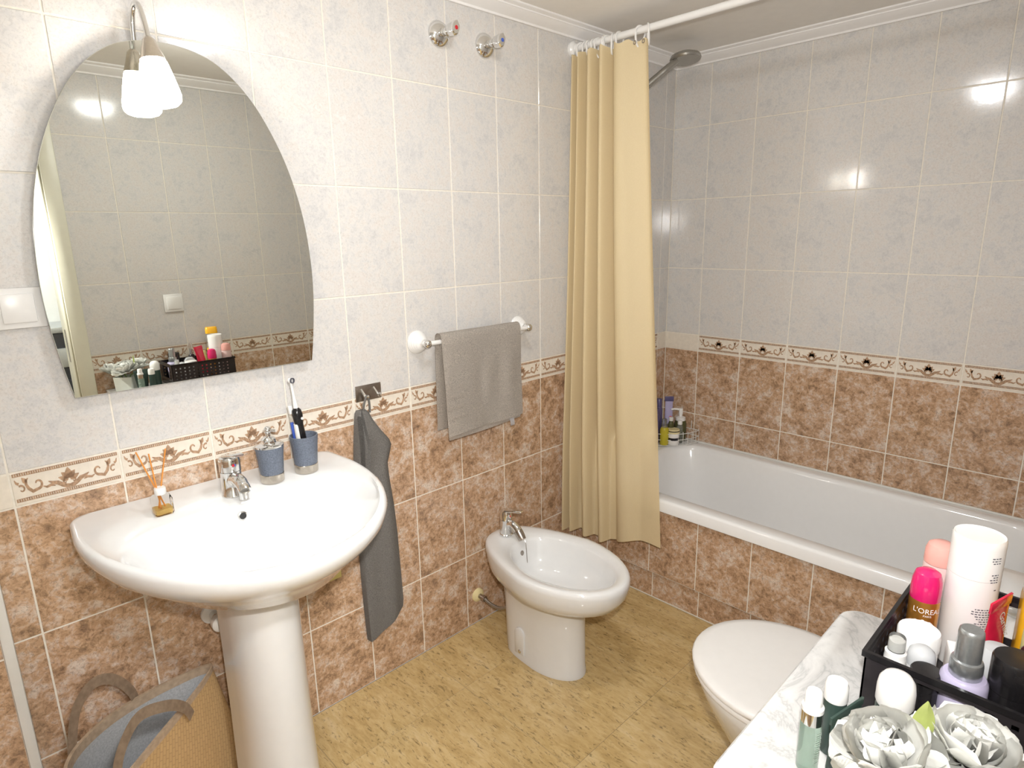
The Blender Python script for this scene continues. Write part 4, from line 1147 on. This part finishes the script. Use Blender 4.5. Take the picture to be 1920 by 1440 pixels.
def bottle(name, label, cat, loc, segs, rot=(0, 0, 0), group=None, n=26, sx=1.0, sy=1.0):
    t = thing(name, label, cat, loc, rot, group)
    for s in segs:
        pn, prof, m = s[0], s[1], s[2]
        kw = s[3] if len(s) > 3 else {}
        part(pn, MB().lathe(prof, n, sx=kw.get('sx', sx), sy=kw.get('sy', sy)), m, t, label=kw.get('label'))
    return t
G = 'bottles in the wire corner basket'
t = bottle('cream_jar', 'round jar with black band and pale label at the front of the wire basket', 'jar', (-0.128, -0.138, ZB),
   [('body', [(0.026, 0.0), (0.028, 0.003), (0.028, 0.055)], 'whiteprint'), ('black_band', [(0.0284, 0.022), (0.0284, 0.034)], 'black'), ('lid', [(0.0292, 0.054), (0.0295, 0.056), (0.0295, 0.068), (0.027, 0.071), (0.001, 0.0712)], 'creamplastic'), ('lid_rim', [(0.0298, 0.0625), (0.0298, 0.067)], 'black')], group=G)
t = bottle('pump_bottle', 'dark bottle with a white pump head in the wire basket', 'bottle', (-0.055, -0.130, ZB),
   [('body', [(0.026, 0.0), (0.028, 0.003), (0.028, 0.080), (0.024, 0.094), (0.016, 0.098)], 'olive'), ('collar', [(0.0225, 0.096), (0.0225, 0.110), (0.012, 0.114)], 'white_plastic'), ('stem', [(0.008, 0.112), (0.008, 0.140)], 'white_plastic'), ('pump_head', [(0.0095, 0.126), (0.0095, 0.150), (0.008, 0.153)], 'white_plastic')], group=G)
part('nozzle', MB().tube([(0, 0, 0.147), (-0.020, 0.022, 0.150), (-0.030, 0.033, 0.147)], 0.005, 10), 'white_plastic', t)
bottle('small_bottle', 'small clear bottle with white cap in front of the pump bottle', 'bottle', (-0.092, -0.150, ZB),
   [('body', [(0.012, 0.0), (0.0135, 0.002), (0.0135, 0.075), (0.009, 0.086), (0.006, 0.089)], 'clearplastic'), ('cap', [(0.0105, 0.088), (0.0110, 0.090), (0.0105, 0.103), (0.009, 0.105)], 'white_plastic')], group=G)
bottle('small_bottle', 'small dark bottle with white cap left of the pump bottle', 'bottle', (-0.108, -0.112, ZB),
   [('body', [(0.013, 0.0), (0.015, 0.002), (0.015, 0.080), (0.009, 0.098), (0.007, 0.102)], 'olive'), ('cap', [(0.010, 0.101), (0.0105, 0.103), (0.010, 0.116), (0.008, 0.118)], 'white_plastic')], group=G)
bottle('gel_bottle', 'yellow shower gel bottle with clear cap in the wire basket', 'bottle', (-0.163, -0.113, ZB),
   [('body', [(0.018, 0.0), (0.020, 0.003), (0.020, 0.072), (0.014, 0.084)], 'yellowliquid'), ('shoulder', [(0.0145, 0.083), (0.013, 0.100)], 'clearplastic'), ('cap', [(0.012, 0.099), (0.012, 0.120), (0.010, 0.122)], 'clearplastic')], group=G)
t = thing('squeeze_tube', 'purple and white squeeze tube standing on its head in the wire basket', 'tube', (-0.078, -0.080, ZB), (0, 0, radians(-50)), G)
part('cap', MB().lathe([(0.015, 0.0), (0.016, 0.002), (0.016, 0.022), (0.014, 0.024)], 20), 'purple', t)
part('tube_body', MB().loft([[(0.019*cos(2*pi*k/24)*(1-0.1*f)+0.0*f, max(0.0012, 0.017*(1-f))*sin(2*pi*k/24), 0.023+0.165*f) for k in range(24)] for f in (0, 0.2, 0.5, 0.8, 0.97)]), 'lilac', t)
part('crimped_end', MB().box(-0.0205, 0.0205, -0.0016, 0.0016, 0.182, 0.206), 'purple', t, 0.0006)
part('red_mark', MB().ball((0.008, -0.0085, 0.105), 0.0075, sc=(1, 0.25, 1.2)), 'red', t)
bottle('shampoo_bottle', 'dark blue shampoo bottle half hidden by the curtain edge', 'bottle', (-0.170, -0.070, ZB),
   [('body', [(0.020, 0.0), (0.022, 0.003), (0.022, 0.120), (0.019, 0.130)], 'purple', {'sx': 1.15, 'sy': 0.8}), ('cap', [(0.019, 0.130), (0.0195, 0.132), (0.018, 0.160), (0.016, 0.163)], 'purple', {'sx': 1.15, 'sy': 0.8})], group=G)
bottle('dark_tall_bottle', 'tall dark violet bottle at the wall in the wire basket', 'bottle', (-0.118, -0.052, ZB),
   [('body', [(0.014, 0.0), (0.016, 0.003), (0.016, 0.145), (0.012, 0.16)], 'purple'), ('cap', [(0.013, 0.16), (0.013, 0.196), (0.011, 0.199)], 'purple')], group=G)

# ================================================================== MARBLE SHELF
ZS = 0.800
t = thing('marble_shelf', 'white veined marble shelf on the wall beside the doorway', 'shelf', (-1.756, YC, ZS-0.03))
def shelf_outline(z, ins=0.0):
    x0, x1, yf = -0.239+ins, 0.236-ins, 0.290-ins
    o = [(x0, 0.0005, z)]
    r = 0.030
    for cxs, s in ((x0+r, -1), (x1-r, 1)):
        for k in range(7):
            a = pi/2*k/6
            if s < 0: o.append((cxs-r*cos(a), yf-r+r*sin(a), z))
            else: o.append((cxs+r*sin(a), yf-r+r*cos(a), z))
    o.append((x1, 0.0005, z))
    return o
part('slab', MB().loft([shelf_outline(0.0, 0.002), shelf_outline(0.002), shelf_outline(0.027), shelf_outline(0.030, 0.003)]), 'marble', t)
for x in (-0.16, 0.16):
    part('bracket', MB().box(x-0.012, x+0.012, 0, 0.22, -0.02, 0.0).box(x-0.012, x+0.012, 0, 0.012, -0.16, -0.02), 'white_plastic', t, 0.003)

def holed_panel(m, M, W, H, holes, th=0.0022):
    """flat panel W x H (x,z) with rectangular through-holes"""
    xs = sorted(set([0, W] + [h[0] for h in holes] + [h[1] for h in holes]))
    zs = sorted(set([0, H] + [h[2] for h in holes] + [h[3] for h in holes]))
    idx = {}; vs_ = []; fs_ = []
    def vid(i, j, s):
        if (i, j, s) not in idx:
            idx[(i, j, s)] = len(vs_); vs_.append((xs[i], s*th, zs[j]))
        return idx[(i, j, s)]
    nx, nz = len(xs)-1, len(zs)-1
    solid = [[True]*nz for _ in range(nx)]
    for i in range(nx):
        for j in range(nz):
            cx, cz = (xs[i]+xs[i+1])/2, (zs[j]+zs[j+1])/2
            if any(h[0] < cx < h[1] and h[2] < cz < h[3] for h in holes): solid[i][j] = False
    def sol(i, j): return 0 <= i < nx and 0 <= j < nz and solid[i][j]
    for i in range(nx):
        for j in range(nz):
            if not solid[i][j]: continue
            fs_.append((vid(i, j, 0), vid(i+1, j, 0), vid(i+1, j+1, 0), vid(i, j+1, 0)))
            fs_.append((vid(i, j, 1), vid(i, j+1, 1), vid(i+1, j+1, 1), vid(i+1, j, 1)))
            if not sol(i-1, j): fs_.append((vid(i, j, 0), vid(i, j+1, 0), vid(i, j+1, 1), vid(i, j, 1)))
            if not sol(i+1, j): fs_.append((vid(i+1, j, 0), vid(i+1, j, 1), vid(i+1, j+1, 1), vid(i+1, j+1, 0)))
            if not sol(i, j-1): fs_.append((vid(i, j, 0), vid(i, j, 1), vid(i+1, j, 1), vid(i+1, j, 0)))
            if not sol(i, j+1): fs_.append((vid(i, j+1, 0), vid(i+1, j+1, 0), vid(i+1, j+1, 1), vid(i, j+1, 1)))
    m.add(vs_, fs_, M)

BX0, BX1, BY0, BY1, BH = -1.775, -1.504, -1.572, -1.405, 0.098
def basket():
    t = thing('cosmetics_basket', 'black perforated plastic basket full of toiletries on the marble shelf', 'basket', (BX0, BY0, ZS+0.0005))
    LX, LY = BX1-BX0, BY1-BY0
    def holes(W, nx, nz, x0, dx, z0, dz, s):
        return [(x0+i*dx, x0+i*dx+s, z0+j*dz, z0+j*dz+s) for i in range(nx) for j in range(nz)]
    hl = holes(LX, 13, 5, 0.014, 0.0183, 0.014, 0.0150, 0.0062)
    for y, th in ((LY-0.0022, 0.0022), (0.0, 0.0022)):
        m = MB(); holed_panel(m, TR(0, y, 0), LX, BH-0.008, hl)
        part('long_side', m, 'smoke', t, smooth=False)
    he = [h for h in holes(LY, 8, 5, 0.012, 0.0183, 0.014, 0.0150, 0.0068) if not (0.024 < h[0] < 0.130 and h[2] > 0.022)]
    he = he + [(0.034, 0.128, 0.032, 0.083)]
    for x in (0.0022, LX):
        m = MB(); holed_panel(m, TR(x, 0, 0) @ RZ(pi/2), LY, BH-0.008, he)
        part('short_side', m, 'smoke', t, smooth=False)
    part('bottom', MB().box(0.002, LX-0.002, 0.002, LY-0.002, 0, 0.0025), 'smoke', t)
    rim = MB(); z0, z1 = BH-0.008, BH
    rim.box(-0.003, LX+0.003, LY-0.002, LY+0.003, z0, z1).box(-0.003, LX+0.003, -0.003, 0.002, z0, z1).box(-0.003, 0.002, 0.002, LY-0.002, z0, z1).box(LX-0.002, LX+0.003, 0.002, LY-0.002, z0, z1)
    part('rim', rim, 'black', t)
basket()

ZI = ZS+0.0035
GB = 'toiletries in the black basket'
t = bottle('hairspray_can', 'tall white aerosol can with small dark print, tallest in the basket', 'can', (-1.5570, -1.4730, ZI),
   [('body', [(0.0298, 0.0), (0.0310, 0.003), (0.0310, 0.140)], 'white_plastic'), ('cap', [(0.0310, 0.1405), (0.0312, 0.188), (0.0310, 0.195), (0.0298, 0.1975), (0.0275, 0.1955), (0.001, 0.1945)], 'white_plastic')], group=GB)
pr_ = MB(); random.seed(3)
for blk, (z0, n_, wmax) in enumerate(((0.168, 3, 0.014), (0.140, 4, 0.012), (0.128, 1, 0.004), (0.055, 13, 0.026))):
    for i in range(n_):
        z = z0+i*0.0036; x = 0.0
        a0 = radians(-62)+0.18; L_ = wmax*random.uniform(0.65, 1)
        while x < L_:
            l = random.uniform(0.0015, 0.004); r = 0.0314
            th0, th1 = a0-x/r, a0-(x+l)/r
            pr_.add([(r*sin(th)*1, -r*cos(th), zz) for th in (th0, th1) for zz in (z, z+0.0015)], [(0, 1, 3, 2)])
            x += l+0.0012
part('fine_print', pr_, 'ink', t, rot=(0, 0, radians(26)), smooth=False)
bottle('pink_bottle', 'pale pink bottle with domed pink cap behind the magenta one', 'bottle', (-1.5290, -1.4285, ZI),
   [('body', [(0.0195, 0.0), (0.0208, 0.003), (0.0208, 0.122), (0.0202, 0.125)], 'palepink'), ('cap', [(0.0206, 0.126), (0.0208, 0.128), (0.0202, 0.146), (0.0175, 0.154), (0.011, 0.158), (0.001, 0.159)], 'pink')], (0, 0, 0), GB)
t = bottle('mousse_can', 'gold aerosol can with a domed magenta cap and white lettering', 'can', (-1.5940, -1.4275, ZI),
   [('body', [(0.0175, 0.0), (0.0190, 0.003), (0.0190, 0.094), (0.0180, 0.098)], 'gold'), ('cap', [(0.0188, 0.097), (0.0192, 0.099), (0.0192, 0.112), (0.0184, 0.126), (0.0155, 0.136), (0.009, 0.1405), (0.001, 0.1415)], 'magenta')], (0, 0, radians(-62)), GB)
text_part("L'OREAL", 0.0110, 'whiteprint', t, 0.0190, (0, 0, 0.084), squash=0.9)
text_part('PARIS', 0.0042, 'whiteprint', t, 0.0190, (0, 0, 0.0770))
r = 0.01912
def labf(r, a, z):
    return (r*sin(a), -r*cos(a), z)
for rr, mm_, nm in ((0.0185, 'whiteprint', 'label_ring'), (0.0168, 'plum', 'plum_label')):
    lab = MB()
    lab.grid(lambda u, v: labf(r+(0.00015 if nm == 'plum_label' else 0), -0.25+(2*u-1)*rr/r*sqrt(max(0.0, 1-(2*v-1)**2)), 0.052+rr*1.05*(2*v-1)), 10, 14)
    part(nm, lab, mm_, t)
t = bottle('lavender_spray', 'lavender bottle with a satin silver spray pump at the front of the basket', 'bottle', (-1.7390, -1.5020, ZI),
   [('body', [(0.0225, 0.0), (0.0245, 0.003), (0.0245, 0.084), (0.0238, 0.089), (0.0215, 0.0925), (0.014, 0.0935)], 'lavender'), ('collar', [(0.0160, 0.0925), (0.0168, 0.094), (0.0168, 0.110), (0.0160, 0.1135), (0.0130, 0.115)], 'silver'),
    ('pump_head', [(0.0135, 0.114), (0.0130, 0.148), (0.0124, 0.1525), (0.011, 0.154), (0.001, 0.1538)], 'silver')], (0, 0, radians(-60)), GB)
for i, (z, w_) in enumerate(((0.074, 0.016), (0.070, 0.014), (0.066, 0.017), (0.030, 0.014))):
    m = MB(); r = 0.02462
    m.add([(r*sin(a), -r*cos(a), zz) for a in (0.55, 0.55+w_/r) for zz in (z, z+0.0018)], [(0, 1, 3, 2)])
    part('fine_print', m, 'ink', t, smooth=False)
bottle('white_jar', 'wide white jar with white lid by the long side of the basket', 'jar', (-1.6830, -1.4420, ZI),
   [('body', [(0.0225, 0.0), (0.0235, 0.003), (0.0235, 0.070), (0.0225, 0.072)], 'white_plastic'), ('lid', [(0.0245, 0.072), (0.0248, 0.074), (0.0248, 0.094), (0.0235, 0.0965), (0.001, 0.0970)], 'white_plastic')], (0, 0, 0), GB)
bottle('small_spray', 'small white pump spray with clear overcap in the basket corner', 'bottle', (-1.7430, -1.4310, ZI),
   [('body', [(0.0115, 0.0), (0.0125, 0.002), (0.0125, 0.082), (0.0120, 0.084)], 'white_plastic'), ('collar', [(0.0122, 0.084), (0.0122, 0.090), (0.0100, 0.092)], 'white_plastic'), ('pump_head', [(0.0075, 0.091), (0.0070, 0.105), (0.006, 0.106)], 'white_plastic'), ('overcap', [(0.0098, 0.092), (0.0095, 0.110), (0.0085, 0.1115), (0.001, 0.1117)], 'clearplastic')], (0, 0, 0), GB)
bottle('grey_dome_bottle', 'bottle with a frosted grey dome cap between white jar and small spray', 'bottle', (-1.7170, -1.4540, ZI),
   [('body', [(0.0140, 0.0), (0.0155, 0.002), (0.0155, 0.068)], 'white_plastic'), ('dome_cap', [(0.0155, 0.0685), (0.0158, 0.080), (0.0142, 0.088), (0.009, 0.093), (0.001, 0.095)], 'greydome')], (0, 0, 0), GB)
bottle('black_lidded_pot', 'short pot with a flat black lid at the near end of the basket', 'pot', (-1.7480, -1.4660, ZI),
   [('body', [(0.0150, 0.0), (0.0160, 0.002), (0.0160, 0.062)], 'black'), ('lid', [(0.0163, 0.062), (0.0167, 0.064), (0.0167, 0.083), (0.0155, 0.085), (0.001, 0.0852)], 'black')], (0, 0, 0), GB)
bottle('black_can', 'large black cylindrical bottle at the right edge of the photo', 'bottle', (-1.7200, -1.5450, ZI),
   [('body', [(0.0215, 0.0), (0.0232, 0.003), (0.0232, 0.085)], 'black'), ('cap', [(0.0232, 0.0855), (0.0235, 0.087), (0.0235, 0.124), (0.0220, 0.127), (0.001, 0.1275)], 'black')], (0, 0, 0), GB)
t = thing('white_box', 'small white carton standing behind the lavender bottle', 'carton', (-1.672, -1.485, ZI), (0, 0, radians(20)), GB)
part('carton', MB().box(-0.016, 0.016, -0.011, 0.011, 0, 0.082), 'whiteprint', t, 0.0006)
part('flap', MB().box(-0.0155, 0.0155, -0.0105, 0.0105, 0.082, 0.0828), 'white_plastic', t)
bottle('frosted_dome_bottle', 'bottle with a large frosted dome cap in front of the red tube', 'bottle', (-1.6640, -1.5215, ZI),
   [('body', [(0.0225, 0.0), (0.0240, 0.002), (0.0240, 0.062)], 'white_plastic'), ('dome_cap', [(0.0240, 0.0625), (0.0245, 0.078), (0.0225, 0.090), (0.0150, 0.099), (0.001, 0.102)], 'greydome')], (0, 0, 0), GB)
# red squeeze tube with script lettering
t = thing('red_tube', 'red squeeze tube with white script lettering, crimp upwards', 'tube', (-1.605, -1.507, ZI+0.002), (radians(5), radians(-6), radians(-20)), GB)
part('cap', MB().lathe([(0.014, 0.0), (0.015, 0.002), (0.015, 0.020), (0.013, 0.022)], 20), 'white_plastic', t)
part('tube_body', MB().loft([[(0.019*cos(2*pi*k/24)*(1+0.12*f), max(0.0012, 0.016*(1-f))*sin(2*pi*k/24), 0.021+0.115*f) for k in range(24)] for f in (0, 0.2, 0.5, 0.8, 0.98)]), 'redtube', t)
part('crimp', MB().box(-0.0218, 0.0218, -0.0014, 0.0014, 0.130, 0.146), 'redtube', t, 0.0005)
text_part('Garnier', 0.017, 'whiteprint', t, None, (0.004, -0.0060, 0.108), (radians(-7), radians(62), 0), shear=0.3)
part('white_swirl', MB().tube([(0.012*cos(a*pi/8), -0.0128-0.001*sin(a*pi/8), 0.062+0.014*sin(a*pi/8)) for a in range(12)], 0.0007, 5), 'whiteprint', t)
# yellow capped shower gel
t = thing('yellow_gel_bottle', 'clear and orange shower gel bottle with yellow flip cap at the back', 'bottle', (-1.5455, -1.5430, ZI), (0, 0, radians(10)), GB)
part('body', MB().loft([rrect(0, 0, 0.026, 0.015, 0.014, 0.0), rrect(0, 0, 0.028, 0.016, 0.015, 0.004), rrect(0, 0, 0.028, 0.016, 0.015, 0.120), rrect(0, 0, 0.026, 0.015, 0.014, 0.130)]), 'orange', t)
part('clear_shoulder', MB().loft([rrect(0, 0, 0.0262, 0.0152, 0.014, 0.1302), rrect(0, 0, 0.0265, 0.0155, 0.014, 0.165), rrect(0, 0, 0.024, 0.0145, 0.013, 0.196)]), 'clearplastic', t)
part('flip_cap', MB().loft([rrect(0, 0, 0.0265, 0.0160, 0.014, 0.1962), rrect(0, 0, 0.0255, 0.0155, 0.014, 0.222), rrect(0, 0, 0.0225, 0.0130, 0.012, 0.226)]), 'orange', t)
bottle('perfume_bottle', 'perfume bottle with a clear ring stopper near the wall in the basket', 'bottle', (-1.642, -1.5560, ZI),
   [('body', [(0.0130, 0.0), (0.0145, 0.002), (0.0145, 0.098), (0.009, 0.108)], 'smoke'), ('neck', [(0.0065, 0.107), (0.0065, 0.132)], 'silver'), ('ring_stopper', [(0.0045, 0.132), (0.0095, 0.140), (0.0105, 0.150), (0.0080, 0.158), (0.001, 0.161)], 'clearplastic')], (0, 0, 0), GB)
bottle('pale_yellow_bottle', 'small pale yellow bottle at the right edge behind the domed one', 'bottle', (-1.5880, -1.5495, ZI),
   [('body', [(0.0105, 0.0), (0.0120, 0.002), (0.0120, 0.096), (0.009, 0.102)], 'paleyellow'), ('cap', [(0.0095, 0.102), (0.0095, 0.118), (0.008, 0.120)], 'paleyellow')], (0, 0, 0), GB)

# ------------------------------------------------------------------ things standing on the marble in front of the basket
GM = 'bottles standing on the marble'
t = bottle('spray_bottle', 'slim pale green glass spray bottle with white cap, nearest the shelf edge', 'bottle', (-1.9010, -1.3900, ZS+0.0005),
   [('body', [(0.0105, 0.0), (0.0118, 0.002), (0.0118, 0.062), (0.0112, 0.065)], 'palegreen_glass'), ('silver_collar', [(0.0115, 0.064), (0.0115, 0.080)], 'chrome'), ('pump', [(0.0120, 0.080), (0.0120, 0.085), (0.0100, 0.087), (0.0090, 0.088)], 'white_plastic'), ('overcap', [(0.0095, 0.087), (0.0088, 0.1025), (0.0075, 0.1045), (0.001, 0.1047)], 'white_plastic')], (0, 0, 0), GM)
lp = MB(); random.seed(5)
for i in range(14):
    z = 0.016+i*0.0030; r = 0.0120; a0 = 0.25
    L_ = random.uniform(0.007, 0.011)
    lp.add([(r*sin(a), -r*cos(a), zz) for a in (a0, a0+L_/r) for zz in (z, z+0.0011)], [(0, 1, 3, 2)])
part('fine_print', lp, 'whiteprint', t, rot=(0, 0, radians(-55)), smooth=False)
bottle('capped_bottle', 'small dark green bottle with a white cap behind the flat green tube', 'bottle', (-1.8560, -1.4000, ZS+0.0005),
   [('body', [(0.0110, 0.0), (0.0125, 0.002), (0.0125, 0.068), (0.0118, 0.073)], 'darkgreen'), ('cap', [(0.0128, 0.073), (0.0132, 0.075), (0.0126, 0.092), (0.0108, 0.0965), (0.001, 0.0972)], 'white_plastic')], (0, 0, 0), GM)
t = thing('green_tube', 'flat dark green cosmetics tube standing on its white cap', 'tube', (-1.8900, -1.4220, ZS+0.0005), (0, 0, radians(-13)), GM)
part('cap', MB().lathe([(0.0135, 0.0), (0.0145, 0.002), (0.0145, 0.016), (0.013, 0.018)], 20), 'white_plastic', t)
part('tube_body', MB().loft([[(0.0215*cos(2*pi*k/24)*(1+0.42*f**0.8), max(0.0012, 0.0125*(1-f))*sin(2*pi*k/24), 0.0165+0.073*f) for k in range(24)] for f in (0, 0.2, 0.5, 0.8, 0.98)]), 'darkgreen', t)
part('crimp', MB().box(-0.0305, 0.0305, -0.0013, 0.0013, 0.086, 0.095), 'darkgreen', t, 0.0004)
for i in range(3):
    part('fine_print', MB().box(-0.006, 0.010, -0.0002, 0.0, 0, 0.0010), 'whiteprint', t, loc=(0.006, -0.0040-0.0006*i, 0.076-i*0.0032), rot=(radians(-10), 0, 0))
part('logo_bar', MB().box(-0.0011, 0.0011, -0.0002, 0.0, 0, 0.0070), 'whiteprint', t, loc=(0.002, -0.0030, 0.0795), rot=(radians(-10), 0, 0))
bottle('round_cap_bottle', 'dark bottle with a big rounded white cap next to the flowers', 'bottle', (-1.8270, -1.4530, ZS+0.0005),
   [('body', [(0.0175, 0.0), (0.0188, 0.003), (0.0188, 0.074), (0.0175, 0.080)], 'darkgreen'), ('cap', [(0.0188, 0.080), (0.0198, 0.083), (0.0196, 0.100), (0.0182, 0.110), (0.0140, 0.1165), (0.007, 0.1195), (0.001, 0.120)], 'white_plastic')], (0, 0, 0), GM)

# flowers
def flowers():
    t = thing('flower_vase', 'white artificial peonies in a square frosted vase on the marble shelf', 'flowers', (-1.925, -1.515, ZS+0.0005))
    v = part('vase', MB().loft([rrect(0, 0, 0.034, 0.034, 0.006, 0.0), rrect(0, 0, 0.037, 0.037, 0.007, 0.003), rrect(0, 0, 0.039, 0.039, 0.007, 0.062), rrect(0, 0, 0.036, 0.036, 0.006, 0.062), rrect(0, 0, 0.034, 0.034, 0.006, 0.006)]), 'vase', t, rot=(0, 0, radians(40)))
    random.seed(11)
    def petal(w, h, cup_, ruff, seed):
        rnd = random.Random(seed)
        ph = rnd.uniform(0, 6)
        def fn(u, v_):
            x = (2*u-1); s = sin(pi*min(1, v_*0.62+0.10))**0.7
            X = x*w*s
            Z = h*v_*(1-0.10*x*x*v_)
            Y = -cup_*(v_**2)*h*0.9 + 0.30*w*(x*x)*(1-0.3*v_) + ruff*w*sin(5*x+ph)*v_**2
            return (X, Y, Z+ruff*0.4*w*cos(7*x+ph)*v_**3)
        return MB().grid(fn, 8, 6).mesh('petal', solid=0.0008, angle=80)
    shapes = [petal(0.025, 0.040, -0.35, 0.045, 1), petal(0.029, 0.046, -0.20, 0.05, 2), petal(0.031, 0.048, 0.05, 0.06, 3), petal(0.021, 0.034, -0.55, 0.04, 4)]
    for m in shapes: m.materials.append(MT['petal'])
    heads = [((-0.008, 0.040, 0.088), (radians(-10), radians(-16), 0), 0.95), ((0.052, -0.014, 0.088), (radians(6), radians(-4), 0.7), 0.95), ((-0.045, -0.035, 0.075), (radians(14), radians(-26), 2.0), 0.9)]
    for i, (loc, rot, sc) in enumerate(heads):
        core = MB(); core.ball((0, 0, 0.010), 0.009, sc=(1, 1, 1.1))
        hd = part('flower_head', core, 'petal', t, loc=loc, rot=rot)
        hd.scale = (sc, sc, sc)
        k = 0
        for ring, (n, tilt, sh, zz, rr) in enumerate(((4, 4, 3, 0.008, 0.004), (6, 16, 3, 0.006, 0.008), (7, 27, 0, 0.003, 0.010), (8, 46, 1, -0.001, 0.011), (9, 68, 2, -0.005, 0.011))):
            for j in range(n):
                a = 2*pi*(j+0.5*(ring % 2))/n + random.uniform(-0.15, 0.15)
                o = link('petal', shapes[sh], None, hd)
                M = RZ(a) @ TR(0, -rr, zz) @ RX(radians(tilt+random.uniform(-7, 7)))
                o.matrix_local = M
    def leaf(loc, rot, L_, w):
        def fn(u, v_):
            x = 2*u-1
            return (x*w*max(0.02, sin(pi*(0.15+0.85*v_)))**0.9, 0.25*w*abs(x)-0.06*L_*v_*v_, L_*v_)
        part('leaf', MB().grid(fn, 6, 8), 'leaf', t, solid=0.0008, loc=loc, rot=rot)
    leaf((0.026, 0.022, 0.098), (radians(-6), radians(4), radians(-60)), 0.050, 0.011)
    leaf((0.03, 0.045, 0.05), (radians(60), radians(10), radians(170)), 0.05, 0.012)
    for a, b in (((0.005, 0.01, 0.006), (-0.02, 0.045, 0.092)), ((0.0, -0.005, 0.006), (0.052, -0.004, 0.085)), ((-0.008, 0.0, 0.006), (-0.045, -0.035, 0.078))):
        part('stem', MB().tube([a, ((a[0]+b[0])/2*0.6, (a[1]+b[1])/2*0.6, 0.06), b], 0.0022, 6), 'stemgreen', t)
flowers()
